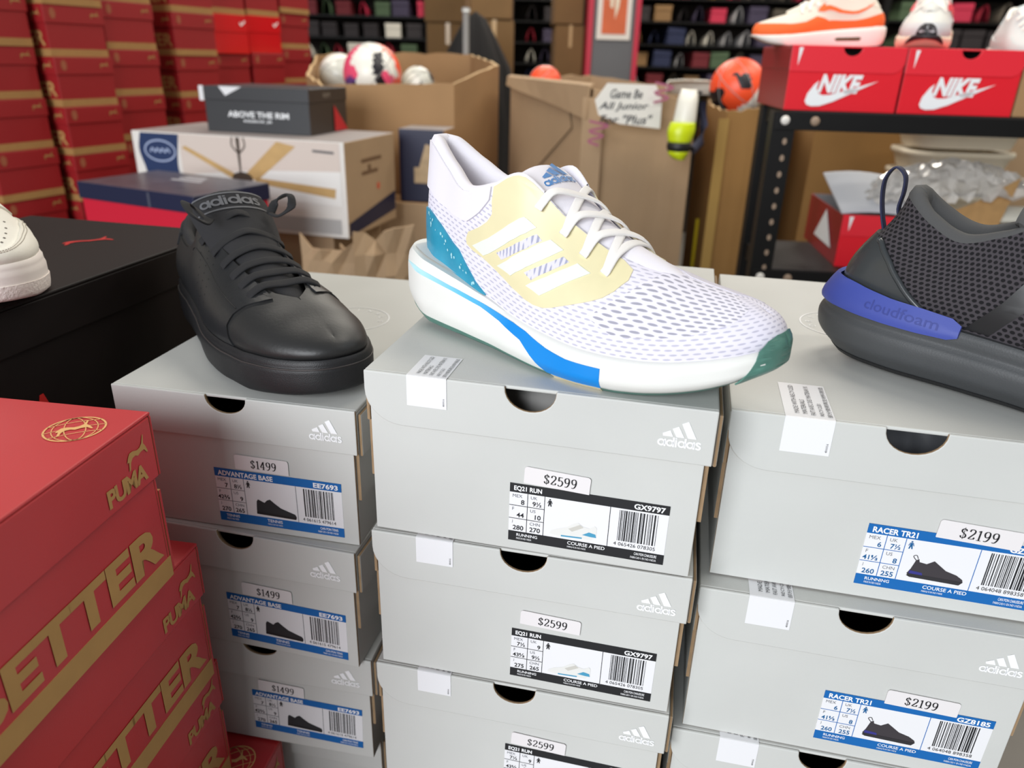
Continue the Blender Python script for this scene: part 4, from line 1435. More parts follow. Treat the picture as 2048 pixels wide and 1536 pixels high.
def black_shoe():
    F = BLACK
    root = thing('court_shoe', 'black leather court shoe with black laces on the left stack of grey boxes', 'shoe', (-.3183, .762, 1.1754 + 0.0006), math.radians(-54))
    root.scale = (1.05, 1.05, 1.05)
    lea = mat('black_leather', (29, 30, 32), 0.42, noise=0.05, nscale=30, bump=0.12, bscale=420)
    lea2 = mat('black_leather_vamp', (33, 33, 33), 0.45, noise=0.05, nscale=30, bump=0.12, bscale=420)
    rub = mat('black_rubber', (24, 24, 26), 0.5, bump=0.25, bscale=1400)
    cloth = mat('black_textile', (28, 28, 31), 0.85, bump=0.3, bscale=1800)
    lace = mat('black_lace', (22, 22, 25), 0.8, bump=0.4, bscale=2500)
    up = lambda p, t: F.upper(p, -1, t)
    um = lambda p, t: F.upper(p, 1, t)
    shoe_upper(F, root, lea2)
    q = [(0.0, 0.01), (0.2, 0.01), (0.4, 0.01), (0.56, 0.01), (0.675, 0.01), (0.662, 0.12), (0.650, 0.28), (0.652, 0.45), (0.664, 0.62), (0.682, 0.76), (0.690, 0.85), (0.680, 0.92), (0.65, 0.965), (0.60, 0.985), (0.5, 0.985), (0.44, 0.99), (0.40, 0.985), (0.36, 0.95), (0.30, 0.93), (0.2, 0.93), (0.0, 0.93)]
    qo = patch(up, q, 0.0014, lea, root, 'quarter_panel', step=0.02)
    patch(um, q, 0.0014, lea, root, 'quarter_panel', step=0.02, sg=-1)
    mb = MB()
    for k in range(3):
        for j in range(7):
            p0, t0 = 0.455 + 0.026 * k + 0.012 * j * 0.4, 0.80 - 0.085 * j
            c = np.array(up(p0, t0))
            e = 1e-3
            n_ = np.cross(np.array(up(p0 + e, t0)) - c, np.array(up(p0, t0 + e)) - c)
            n_ /= np.linalg.norm(n_)
            U = np.cross(n_, [0, 0, 1.0])
            U /= np.linalg.norm(U)
            V = np.cross(U, n_)
            mb.poly([c + n_ * 0.00155 + U * (0.0007 * math.cos(2 * PI * i / 6)) + V * (0.0007 * math.sin(2 * PI * i / 6)) for i in range(6)])
    stuff(mb.build('perforations', mat('hole_black', (8, 8, 8), 0.9), qo))
    # stitched eyestay seam
    mb = MB()
    for fn, sg in ((up, 1), (um, -1)):
        P = []
        for k in range(30):
            p0 = 0.40 + 0.25 * k / 29
            t0 = 0.78 - 0.10 * math.sin(k / 29 * PI) - 0.25 * (k / 29) ** 2
            c = np.array(fn(p0, t0))
            e = 1e-3
            n_ = sg * np.cross(np.array(fn(p0 + e, t0)) - c, np.array(fn(p0, t0 + e)) - c)
            P.append(c + n_ / np.linalg.norm(n_) * 0.0015)
        mb.tube(P, 0.0004, n=6)
    mb.build('eyestay_seam', rub, root, smooth=True)
    # heel patch
    for fn, sg in ((up, 1), (um, -1)):
        patch(fn, [(0.0, 0.55), (0.10, 0.55), (0.19, 0.60), (0.23, 0.75), (0.23, 0.97), (0.0, 0.97)], 0.0024, mat('heel_suede', (36, 37, 40), 0.85), root, 'heel_patch', step=0.02, sg=sg)
    shoe_lining(F, root, cloth, roll=0.0055, p1=0.46)
    shoe_insole(F, root, mat('insole_black', (22, 22, 24), 0.9), x1=0.19)
    sole = shoe_sole(F, root, rub, 0.0, 1.0, nv=14)
    mb = MB()
    P = [F.sole(i / 80, -1, 0.77) for i in range(81)] + [F.sole(1 - i / 80, 1, 0.77) for i in range(1, 81)]
    mb.tube(P, 0.0007, n=6, cap=False)
    mb.build('foxing_line', mat('rubber_line', (52, 47, 46), 0.45), sole, smooth=True)
    line = [(0.236, 0.006, 0.0560), (0.220, 0.005, 0.0610), (0.200, 0.003, 0.0680), (0.172, 0.002, 0.0770), (0.148, 0.001, 0.0870), (0.126, 0.001, 0.0985), (0.108, 0.0, 0.1110), (0.098, 0.0, 0.1185), (0.094, 0.0, 0.1195)]
    tg, rows = shoe_tongue(root, cloth, line, [0.010, 0.014, 0.018, 0.021, 0.025, 0.029, 0.031, 0.030, 0.026], thick=0.006, curve=0.012)
    tv = np.array([0.126 - 0.098, 0, 0.0985 - 0.1185])
    tv /= np.linalg.norm(tv)
    nn = np.array([-tv[2], 0, tv[0]])
    lm = MB()
    put_threebar(lm, Vector((0, 0, 0)), X3, Y3, -0.5, 0, 1.0, bars=False)
    for yy in (-0.09, 0.30):
        v, f = ribbon2d([(-0.62 + 0.05 * k, yy) for k in range(26)], 0.035)
        lm.flat(v, f, (0, 0, 0), X3, Y3)
    vv = []
    for p_ in lm.v:
        b = p_[0] * 0.044 / 0.031
        vv.append(tuple(np.array([0.1085, 0.0, 0.1108]) - tv * p_[1] * 0.044 + np.array([0, 1, 0]) * (0.031 * math.sin(b * 1.25) / math.sin(1.25)) - nn * (0.012 * (1 - math.cos(b * 1.25)) / (1 - math.cos(1.25))) + nn * 0.0038))
    lm.v = vv
    stuff(lm.build('wordmark', mat('grey_emboss', (88, 89, 93), 0.6), tg))
    bow = []
    for sg, dz in ((1, 0.0), (-1, 0.002)):
        a = np.array([0.124, sg * 0.026, 0.105])
        bow.append([a, a + np.array([-0.004, sg * 0.008, 0.010]), a + np.array([0.006, sg * 0.016, 0.016]), a + np.array([0.014, sg * 0.014, 0.008]), a + np.array([0.010, sg * 0.004, 0.000]), a + np.array([0.004, -sg * 0.002, 0.002])])
    lacing(F, root, lace, [(0.128, 0.90), (0.146, 0.90), (0.164, 0.89), (0.182, 0.88), (0.198, 0.86), (0.213, 0.83)], line, hw=0.0036, ht=0.0010, bars=True, extra=bow)
    return root


def dark_runner():
    F = DARK
    root = thing('running_shoe', 'dark grey and black running shoe with blue heel clip, cut by the right picture edge', 'shoe', (.2491, .5743, C0 - .2073 + 0.0006), math.radians(-42))
    knit = knit_mat('charcoal_knit', (64, 60, 64), (20, 19, 22), 230, 300, 0.34, 0.34, bump=0.5)
    lin = mat('charcoal_lining', (72, 72, 72), 0.85, bump=0.15, bscale=1500)
    foam = mat('charcoal_foam', (62, 64, 66), 0.5, noise=0.05, nscale=25, bump=0.12, bscale=900)
    gloss = mat('charcoal_plastic', (56, 59, 61), 0.25)
    blue = mat('indigo_plastic', (58, 72, 152), 0.45)
    up = lambda p, t: F.upper(p, -1, t)
    um = lambda p, t: F.upper(p, 1, t)
    shoe_upper(F, root, knit)
    shoe_lining(F, root, lin, roll=0.0075, p1=0.50, rise=0.005)
    shoe_insole(F, root, mat('insole_black', (22, 22, 24), 0.9))
    shoe_sole(F, root, foam, 0.06, 1.0, nv=20)
    shoe_sole(F, root, mat('black_rubber', (30, 30, 32), 0.5), 0.0, 0.08, nv=2, name='outsole', extra=0.0006)
    hc = [(0.0, 0.60), (0.08, 0.60), (0.16, 0.57), (0.22, 0.47), (0.27, 0.33), (0.315, 0.17), (0.35, 0.03), (0.36, 0.0), (0.2, 0.0), (0.0, 0.0)]
    for fn, sg in ((up, 1), (um, -1)):
        h = patch(fn, hc, 0.0022, gloss, root, 'heel_counter', step=0.02, sg=sg)
        # raised ridge along the counter's front edge
        mb = MB()
        P = []
        for k in range(24):
            p0 = 0.14 + 0.215 * k / 23
            t0 = np.interp(p0, [0.08, 0.16, 0.22, 0.27, 0.315, 0.36], [0.60, 0.57, 0.47, 0.33, 0.17, 0.0])
            c = np.array(fn(p0, t0))
            e = 1e-3
            n_ = sg * np.cross(np.array(fn(p0 + e, t0)) - c, np.array(fn(p0, t0 + e)) - c)
            P.append(c + n_ / np.linalg.norm(n_) * 0.0016)
        mb.tube(P, 0.0022, n=8)
        mb.build('counter_ridge', gloss, h, smooth=True)
    # blue clip round the heel of the sole
    so = lambda side: (lambda p, v: F.sole(p, side, 0.5) * np.array([1, 1, 0]) * 0 + np.array([*(F.base(p, side) + F.nrm(p, side) * np.interp(v, [0.8, 0.95, 1.2, 1.4], [0.0030, 0.0035, -0.0015, -0.0065])), F.zb(p) + (F.zf(p) - F.zb(p)) * v]))
    clip = [(0.0, 0.88), (0.10, 0.88), (0.2, 0.86), (0.28, 0.84), (0.34, 0.84), (0.385, 0.86), (0.40, 0.92), (0.40, 1.08), (0.385, 1.15), (0.34, 1.18), (0.28, 1.20), (0.2, 1.27), (0.1, 1.33), (0.0, 1.34)]
    cl = patch(so(-1), clip, 0.0022, blue, root, 'heel_clip', step=0.02)
    patch(so(1), clip, 0.0022, blue, root, 'heel_clip', step=0.02, sg=-1)
    lm = MB()
    put_text(lm, 'cloudfoam', Vector((0, 0, 0)), X3, Y3, 0, 0, w=1.0, h=0.17, bold=0.0)
    vv = []
    for q in lm.v:
        p0 = 0.235 + 0.135 * q[0]
        v0 = 0.985 - 0.04 * q[0] + q[1] * 0.9
        c = np.array(so(-1)(p0, v0))
        n_ = F.nrm(p0, -1)
        vv.append(tuple(c + np.array([n_[0], n_[1], 0.25]) * 0.0027))
    lm.v = vv
    stuff(lm.build('embossed_word', mat('indigo_emboss', (46, 58, 132), 0.5), cl))
    # side stripes
    blk = mat('black_stripe_film', (24, 24, 26), 0.4)
    for a in (0.40, 0.475, 0.55):
        patch(up, [(a, 0.02), (a + 0.035, 0.02), (a + 0.075, 0.30), (a + 0.105, 0.62), (a + 0.07, 0.62), (a + 0.038, 0.30)], 0.0009, blk, root, 'stripe', step=0.016)
    # pull loop at the heel
    navy = mat('navy_tape', (28, 32, 62), 0.7, bump=0.3, bscale=2000)
    mb = MB()
    b = np.array([0.0255, 0.0, 0.0900])
    pts = [b + np.array(d) for d in ((0.006, 0, -0.004), (0.0035, 0, 0.006), (-0.0005, 0, 0.018), (-0.0035, 0, 0.032), (-0.0035, 0, 0.044), (0.002, 0, 0.052), (0.009, 0, 0.047), (0.0105, 0, 0.036), (0.0095, 0, 0.024), (0.013, 0, 0.014), (0.0125, 0, 0.004))]
    ups = [np.array([-1, 0, 0.1])] * 4 + [np.array([-0.8, 0, 0.6]), np.array([0.1, 0, 1]), np.array([0.9, 0, 0.4])] + [np.array([1, 0, 0.0])] * 4
    tape(mb, pts, ups, 0.0040, 0.0008)
    mb.build('pull_loop', navy, root, smooth=True)
    line = [(0.224, 0.006, 0.0700), (0.205, 0.004, 0.0785), (0.186, 0.003, 0.0870), (0.165, 0.002, 0.0980), (0.145, 0.001, 0.1100), (0.130, 0.0, 0.1200), (0.119, 0.0, 0.1270), (0.113, 0.0, 0.1275)]
    shoe_tongue(root, lin, line, [0.010, 0.014, 0.0175, 0.021, 0.025, 0.028, 0.028, 0.025], thick=0.006, curve=0.010)
    lacing(F, root, mat('black_lace', (30, 30, 33), 0.8), [(0.146, 0.9), (0.162, 0.88), (0.178, 0.85), (0.194, 0.8)], line)
    return root


def white_sneaker():
    F = BLACK
    root = thing('leather_sneaker', 'white leather sneaker toe at the left picture edge, on the black box', 'shoe', (-.610, .779, 1.23 + 0.0006), math.radians(-50))
    root.scale = (1.1, 1.1, 1.1)
    lea = mat('white_leather', (244, 241, 230), 0.5, bump=0.12, bscale=500)
    rub = mat('white_rubber', (240, 232, 226), 0.5, bump=0.0)
    tread = mat('white_pebbled_rubber', (236, 226, 220), 0.55, bump=0.9, bscale=420)
    up = lambda p, t: F.upper(p, -1, t)
    um = lambda p, t: F.upper(p, 1, t)
    shoe_upper(F, root, lea)
    guard = [(0.60, 0.0), (0.60, 0.30), (0.68, 0.42), (0.78, 0.47), (0.88, 0.46), (1.0, 0.46), (1.0, 0.0)]
    quarter = [(0.0, 0.0), (0.0, 0.95), (0.3, 0.95), (0.44, 0.985), (0.6, 0.985), (0.67, 0.93), (0.66, 0.7), (0.62, 0.4), (0.56, 0.2), (0.52, 0.0)]
    for fn, sg in ((up, 1), (um, -1)):
        patch(fn, guard, 0.0016, lea, root, 'toe_guard', step=0.018, sg=sg)
        patch(fn, quarter, 0.0016, lea, root, 'quarter_panel', step=0.02, sg=sg)
    # two rows of stitches along the toe guard
    mb = MB()
    for fn, sg in ((up, 1), (um, -1)):
        for off in (0.035, 0.075):
            for k in range(34):
                p0 = 0.66 + 0.34 * k / 33
                t0 = float(np.interp(p0, [0.60, 0.68, 0.78, 0.88, 1.0], [0.30, 0.42, 0.47, 0.46, 0.46])) - off
                a, b = np.array(fn(p0, t0)), np.array(fn(min(1, p0 + 0.006), t0))
                n_ = sg * np.cross(np.array(fn(p0 + 1e-3, t0)) - a, np.array(fn(p0, t0 + 1e-3)) - a)
                n_ /= np.linalg.norm(n_) + 1e-12
                mb.tube([a + n_ * 0.0018, b + n_ * 0.0018], 0.00035, n=5)
    stuff(mb.build('stitches', mat('thread', (206, 198, 186), 0.7), root))
    mb = MB()
    for fn, sg in ((up, 1), (um, -1)):
        for r in range(3):
            for k in range(6):
                p0, t0 = 0.74 + 0.035 * k + 0.012 * (r % 2), 0.62 + 0.13 * r
                c = np.array(fn(p0, t0))
                n_ = sg * np.cross(np.array(fn(p0 + 1e-3, t0)) - c, np.array(fn(p0, t0 + 1e-3)) - c)
                n_ /= np.linalg.norm(n_) + 1e-12
                U = np.cross(n_, [0.3, 0.2, 1.0])
                U /= np.linalg.norm(U)
                V = np.cross(U, n_)
                mb.poly([c + n_ * 0.0003 + U * (0.0009 * math.cos(2 * PI * i / 8)) + V * (0.0009 * math.sin(2 * PI * i / 8)) for i in range(8)])
    stuff(mb.build('perforations', mat('hole_grey', (120, 112, 104), 0.9), root))
    shoe_lining(F, root, lea, p1=0.46)
    shoe_insole(F, root, lea, x1=0.19)
    shoe_sole(F, root, rub, 0.42, 1.0, nv=8)
    shoe_sole(F, root, tread, 0.0, 0.43, nv=6, name='outsole', extra=0.0008)
    line = [(0.222, 0.006, 0.0560), (0.208, 0.005, 0.0620), (0.190, 0.003, 0.0690), (0.168, 0.002, 0.0775), (0.146, 0.001, 0.0875), (0.126, 0.001, 0.0985), (0.108, 0.0, 0.1110)]
    shoe_tongue(root, lea, line, [0.010, 0.014, 0.018, 0.021, 0.025, 0.029, 0.030], thick=0.006, curve=0.012)
    lacing(F, root, mat('white_lace', (246, 243, 240), 0.8), [(0.125, 0.90), (0.150, 0.90), (0.175, 0.88), (0.195, 0.84)], line, hw=0.0036)
    return root


black_shoe()
dark_runner()
white_sneaker()

# ================================================================== wall of red boxes
YAWP = math.atan2(0.93, 0.368)
WGOLD = mat('wall_kraft_print', (158, 118, 66), 0.75, noise=0.05, nscale=50)
REDW = mat('red_board_wall', (146, 20, 25), 0.5, noise=0.07, nscale=4)


def wall_proto():
    W, H, D = 0.182, 0.124, 0.30
    root = thing('red_shoe_box', '', 'shoe box')
    i = 0.003
    MB().box(i, W - i, i, D - i, 0, H - 0.002).build('body', REDW, root, bevel=0.001)
    lid = MB()
    lid.box(0, W, 0, D, H - 0.044, H - 0.0008)
    lo = lid.build('lid', REDW, root, bevel=0.0015)
    mb = MB()
    o = Vector((0, -0.0005, H))
    put_cat(mb, o, X3, Z3, W * 0.76, -0.030, 0.028, 0.020)
    mb.build('cat_mark', WGOLD, lo)
    mb = MB()
    mb.flat([(W * 0.14 + 0.009 * math.cos(a), -0.021 + 0.013 * math.sin(a)) for a in [2 * PI * k / 12 for k in range(12)]], [tuple(range(12))], o, X3, Z3)
    mb.build('round_mark', mat('dull_gold_print', (150, 82, 52), 0.7), lo)
    MB().box(i - 0.0006, W - i + 0.0006, i - 0.0006, D - i, 0, 0.0185).build('base_strip', WGOLD, root)
    mb = MB()
    o = Vector((i - 0.0006, 0, 0))
    put_text(mb, 'BETTER', o, -Y3, Z3, -0.20, 0.026, w=0.185, h=0.036, bold=0.022)
    mb.build('printed_word', GOLD, root)
    mb = MB()
    put_cat(mb, Vector((-0.0005, 0, H)), -Y3, Z3, -0.045, -0.034, 0.032, 0.024)
    mb.build('cat_mark', WGOLD, lo)
    return root


proto = wall_proto()
used = [False]
cols = [  # front left edge, columns from the near left to the far right; how far each stands out; rows
    (at(103, 100, 2.12) - Vector((0.075, 0.190, 0)), -0.030, 0.004, range(-4, 2), 'nearest'),
    (at(103, 100, 2.12), 0.0, -0.019, range(-4, 3), 'second'),
    (at(215, 95, 2.30), 0.0, 0.002, range(-3, 3), 'third'),
    (at(348, 75, 2.56), 0.0, -0.012, range(-3, 2), 'fourth'),
    (at(427, 100, 2.76), 0.0, -0.004, range(-2, 2), 'fifth'),
    (at(503, 100, 2.95), 0.0, 0.0, range(-2, 2), 'sixth'),
    (at(566, 100, 3.14), 0.0, 0.018, range(-2, 2), 'seventh'),
]
rg = random.Random(11)
ordn = {-4: 'fifth row below', -3: 'fourth row below', -2: 'third row below', -1: 'second row below', 0: 'row at', 1: 'first row above', 2: 'second row above'}
gloss_red = mat('glossy_red_board', (206, 14, 22), 0.22, coat=0.4)
nb = 0
for ci, (p, out, dz, rows, nm) in enumerate(cols):
    # rows counted downwards from the top of the picture
    vis = sorted(rows, reverse=True)
    for k in rows:
        pos = vis.index(k) + 1
        lab = 'red shoe box in the %s column of the red wall, %s from the top' % (nm, ('topmost', 'second', 'third', 'fourth', 'fifth', 'sixth', 'seventh')[pos - 1])
        lab = lab.replace('topmost from the top', 'topmost in view')
        j = rg.uniform(-0.006, 0.006) + out
        x, y = p.x + 0.93 * j, p.y - 0.368 * j
        if ci in (4, 5) and k == 0:
            # two glossy red boxes with a white mark stand in the row
            W, H, D = 0.178, 0.1235, 0.32
            r = thing('glossy_red_shoe_box', 'bright glossy red shoe box in the red wall, %s of two' % ('left' if ci == 4 else 'right'), 'shoe box', (x, y, 1.41 + dz), YAWP, 'glossy red boxes in the red wall')
            MB().box(0, W, 0.002, D, 0, H - 0.001).build('body', gloss_red, r, bevel=0.0015)
            lo = MB().box(-0.001, W + 0.001, 0, D, H * 0.55, H - 0.0005).build('lid', gloss_red, r, bevel=0.0015)
            mb = MB()
            v, f = ribbon2d(catmull([(-0.012, 0.004), (-0.006, -0.004), (0.014, 0.009)], 5), 0.006)
            mb.flat(v, f, (W * 0.84, -0.0006, H * 0.78), X3, Z3)
            mb.build('white_mark', INKW, lo)
            continue
        if not used[0]:
            o = proto
            used[0] = True
        else:
            o = copy_tree(proto)
        o.location = (x, y, 1.41 + dz + k * 0.124)
        o.rotation_euler = (0, 0, YAWP + rg.uniform(-0.006, 0.006))
        o['label'] = lab
        o['group'] = 'wall of red shoe boxes'
    c0 = Vector((math.cos(YAWP), math.sin(YAWP), 0))
    base_block(10 + ci, rect((p.x + 0.93 * out, p.y - 0.368 * out), YAWP, 0.183, 0.31), 1.41 + dz + min(rows) * 0.124)


# ================================================================== cartons on the left
def carton(name, label, fl, yaw, W, H, D, zt, mats_, cat='box', bevel=0.003):
    """closed box; mats_: (-x, +x, -y, +y, -z, +z) materials"""
    root = thing(name, label, cat, (fl[0], fl[1], zt - H), yaw)
    ms, idx = [], []
    for m_ in mats_:
        if m_ not in ms:
            ms.append(m_)
        idx.append(ms.index(m_))
    MB().box(0, W, 0, D, 0, H, mats=idx).build('body', ms, root, bevel=bevel)
    return root


CARD = mat('brown_cardboard', (164, 128, 88), 0.8, noise=0.07, nscale=6, bump=0.15, bscale=60)
CARD2 = mat('pale_brown_cardboard', (172, 144, 112), 0.8, noise=0.07, nscale=5, bump=0.2, bscale=40)
CARD3 = mat('ochre_cardboard', (150, 112, 62), 0.8, noise=0.08, nscale=5, bump=0.15, bscale=50)
TAPE = mat('packing_tape', (190, 158, 112), 0.25, noise=0.05)
NAVY = mat('navy_board', (22, 27, 58), 0.45)
WBOARD = mat('white_box_board', (228, 224, 218), 0.5, noise=0.02)

# navy lid, red body
r = thing('shoe_box', 'shoe box with navy lid and bright red body, before the fan carton', 'shoe box', (-.956, 1.6593, 1.035), -.44)
W, D, H = .345, .215, .115
MB().box(.004, W - .004, .004, D - .004, 0, H - .004).build('body', mat('crimson_board', (196, 18, 48), 0.45), r, bevel=.0015)
lo = MB().box(0, W, 0, D, H - .036, H, mats=(0, 0, 0, 0, 0, 1)).build('lid', [NAVY, mat('navy_lid_top_sheen', (74, 74, 84), 0.28, noise=0.2, nscale=25, bump=0.15, bscale=80)], r, bevel=.002)  # top greyed in its colour to stand for light reflected off the navy
mb = MB()
for k in range(3):
    mb.box(W * .40, W * (.66 - .04 * k), D * (.60 + .10 * k), D * (.64 + .10 * k), H, H + .0005)
mb.build('lid_print', mat('pale_grey_print', (186, 184, 188), 0.4), lo)
MB().box(W * .62, W * .64, -.0006, .001, H - .034, H - .004).build('seam_mark', mat('grey_seam', (70, 72, 88), 0.5), lo)
base_block(20, rect((-.956, 1.6593), -.44, .34, .21), 1.035)

# ceiling fan carton
fy = math.atan2(1.9005 - 2.0571, -.4243 + 1.0151)
FW, FH, FD = .611, .236, .300
fan = carton('ceiling_fan_carton', 'white ceiling fan carton with a printed five-blade fan', (-1.0151, 2.0571), fy, FW, FH, FD, 1.22,
             (CARD, CARD2, WBOARD, CARD, CARD, mat('carton_top', (150, 142, 140), 0.6)), 'carton')
e = -0.0008


def fpoly(parent, name, pts, m, off=0.0):
    mb = MB()
    mb.flat([(a * FW, b * FH) for a, b in pts], [tuple(range(len(pts)))], (0, e - off, 0), X3, Z3)
    return mb.build(name, m, parent)


BLADE = mat('printed_wood', (196, 160, 104), 0.5, noise=0.08, nscale=20)
BRONZE = mat('printed_bronze', (70, 58, 48), 0.4)
fpoly(fan, 'printed_ceiling', [(.235, .99), (.235, .52), (.98, .40), (.98, .99)][::-1], mat('printed_beige', (214, 200, 190), 0.5))
fpoly(fan, 'printed_wall', [(.24, .40), (.98, .34), (.98, .70), (.60, .66), (.24, .56)], mat('printed_white', (232, 230, 226), 0.5), .0002)
fpoly(fan, 'printed_floor', [(.60, .04), (.97, .04), (.97, .20), (.60, .20)], mat('printed_grey', (176, 174, 172), 0.5), .0002)
fpoly(fan, 'navy_panel', catmull([(.045, .985), (.03, .80), (.05, .60), (.062, .40)], 6) + [np.array((.225, .40))] + catmull([(.235, .45), (.215, .65), (.235, .985)], 6), mat('printed_navy', (28, 50, 92), 0.45), .0002)
mb = MB()
v, f = ribbon2d([(.135 * FW + .046 * math.cos(a), .80 * FH + .026 * math.sin(a)) for a in [2 * PI * k / 28 for k in range(29)]], .004)
mb.flat(v, f, (0, e - .0005, 0), X3, Z3)
v, f = ribbon2d(catmull([(.135 * FW - .03 + .0075 * k, .80 * FH + (.006 if k % 2 else -.004)) for k in range(9)], 3), .004)
mb.flat(v, f, (0, e - .0005, 0), X3, Z3)
mb.build('oval_logo', mat('printed_pale_blue', (168, 182, 212), 0.5), fan)
for q in ([(.245, .845), (.262, .87), (.50, .60), (.475, .555)], [(.53, .555), (.545, .62), (.70, .97), (.785, .93), (.60, .56)], [(.58, .555), (.60, .58), (.955, .52), (.95, .42), (.60, .52)],
          [(.52, .50), (.58, .50), (.60, .34), (.54, .30), (.50, .34)]):
    fpoly(fan, 'printed_blade', q[::-1], BLADE, .0005)
mb = MB()
mb.flat([(a * FW, b * FH) for a, b in [(.515, .60), (.522, .60), (.528, .99), (.510, .99)]], [(0, 1, 2, 3)], (0, e - .0006, 0), X3, Z3)
mb.flat([(.525 * FW + .030 * math.cos(a), .565 * FH + .016 * math.sin(a)) for a in [2 * PI * k / 16 for k in range(16)]], [tuple(range(16))], (0, e - .0006, 0), X3, Z3)
for s in (-1, 1):
    v, f = ribbon2d(catmull([(.52 * FW, .82 * FH), (.52 * FW + s * .018, .90 * FH), (.52 * FW + s * .016, .99 * FH)], 4), .004)
    mb.flat(v, f, (0, e - .0006, 0), X3, Z3)
mb.build('printed_motor', BRONZE, fan)
fpoly(fan, 'small_print', [(.86, .885), (.955, .875), (.955, .90), (.86, .91)], mat('print_slate', (92, 90, 92), 0.5), .0004)
# right side print
mb = MB()
o = Vector((FW + .0006, 0, 0))
for k, (a, b, c_, d_) in enumerate(((.30, .62, .62, .66), (.42, .66, .48, .72), (.30, .75, .70, .79))):
    mb.flat([(a * FD, b * FH), (c_ * FD, b * FH), (c_ * FD, d_ * FH), (a * FD, d_ * FH)], [(0, 1, 2, 3)], o, Y3, Z3)
mb.build('printed_twigs', mat('print_brown', (112, 84, 58), 0.6), fan)
mb = MB()
mb.flat([(.02 * FD, .02 * FH), (.98 * FD, .12 * FH), (.98 * FD, .34 * FH), (.02 * FD, .16 * FH)], [(0, 1, 2, 3)], o, Y3, Z3)
mb.build('navy_band', NAVY, fan)
mb = MB()
mb.flat([(.62 * FD + .010 * math.cos(a), .46 * FH + .010 * math.sin(a)) for a in [2 * PI * k / 12 for k in range(12)]], [tuple(range(12))], o, Y3, Z3)
mb.build('orange_dot', mat('print_orange', (206, 96, 66), 0.6), fan)

# black box on the fan carton
yb = -.22
r = thing('shoe_box', 'black shoe box with white lettering on top of the fan carton', 'shoe box', (-.825, 2.085, 1.2205), yb)
W, D, H = .300, .225, .112
ATR = mat('charcoal_board', (52, 53, 56), 0.45, noise=0.05, nscale=6)
ATR2 = mat('dark_brown_board', (52, 42, 36), 0.5, noise=0.06, nscale=6)
MB().box(0.002, W - .002, 0.002, D - .002, 0, H - .002, mats=(0, 1, 0, 0, 0, 0)).build('body', [ATR, ATR2], r, bevel=.0015)
lo = MB().box(0, W, 0, D, H - .034, H, mats=(0, 1, 0, 0, 0, 0)).build('lid', [ATR, ATR2], r, bevel=.002)
mb = MB()
put_text(mb, 'ABOVE THE RIM', Vector((0, .0014, 0)), X3, Z3, W * .22, H * .34, w=W * .58, h=H * .13, bold=.025)
put_text(mb, 'REEBOK JR', Vector((0, .0014, 0)), X3, Z3, W * .37, H * .22, w=W * .27, h=H * .07, bold=.01)
mb.build('white_lettering', INKW, r)
mb = MB()
mb.flat([(W * .16, H), (W * .38, H), (W * .22, H * .80)], [(2, 1, 0)], (0, -.0008, 0), X3, Z3)
mb.build('white_triangle_label', WHITEP, lo)
MB().box(-.008, .004, -.003, .004, H * .68, H * 1.0).build('white_corner_label', WHITEP, lo)
mb = MB()
mb.flat([(D * .62, H * .02), (D * .98, H * .02), (D * .62, H * .62)], [(0, 1, 2)], (W + .0006, 0, 0), Y3, Z3)
mb.build('red_triangle', mat('print_red', (190, 30, 40), 0.5), r)
mb = MB()
put_text(mb, 'RIM', Vector((W + .0006, 0, 0)), Y3, Z3, D * .36, H * .80, w=D * .16, h=H * .10)
mb.build('side_lettering', mat('print_tan', (150, 138, 124), 0.5), r)

# cartons beside and below
c = at(787, 264, 2.24)
r = carton('carton', 'navy printed carton standing to the right of the fan carton', (c.x + .01, c.y + .02), -.16, .135, .205, .13, 1.225, (CARD, CARD, NAVY, CARD, CARD, mat('carton_top', (150, 142, 140), 0.6)), 'carton')
mb = MB()
mb.flat([(.045, .055), (.122, .055), (.122, .155), (.08, .165), (.06, .10), (.045, .10)], [(0, 1, 2, 3, 4, 5)], (0, e, 0), X3, Z3)
mb.build('printed_picture', mat('print_sand', (186, 160, 124), 0.5, noise=.15, nscale=40), r)
carton('carton', 'brown carton under the navy printed carton', (c.x - .10, c.y + .03), -.16, .265, .55, .13, 1.0185, (CARD2, CARD, CARD2, CARD, CARD, CARD), 'carton')
carton('carton', 'creased brown carton carrying the fan carton', (-1.0151 + .06, 2.0571), fy, .50, .50, .29, .9835, (CARD2, CARD2, CARD2, CARD, CARD, CARD), 'carton')
r = thing('crumpled_cardboard', 'torn crumpled cardboard between the black shoe and the white shoe', 'cardboard', tuple(at(690, 560, 1.62) - Vector((0, 0, .06))))
base_block(21, rect((r.location.x - .14, r.location.y - .06), 0, .34, .18), r.location.z - .021)
rg2 = random.Random(5)
for k, (dx, dy, w_, h_, a) in enumerate(((-.10, .02, .16, .16, -.3), (.03, -.02, .13, .19, .2), (-.02, .06, .20, .13, .05))):
    P = []
    for i in range(7):
        P.append([Vector((dx + w_ * (i / 6) * math.cos(a), dy + w_ * (i / 6) * math.sin(a) + rg2.uniform(-.012, .012), -.02 + (h_ + (rg2.uniform(-.02, .02) if j == 4 else 0)) * j / 4)) for j in range(5)])
    o = MB().grid(P).build('torn_flap', CARD2, r, solid=.004)


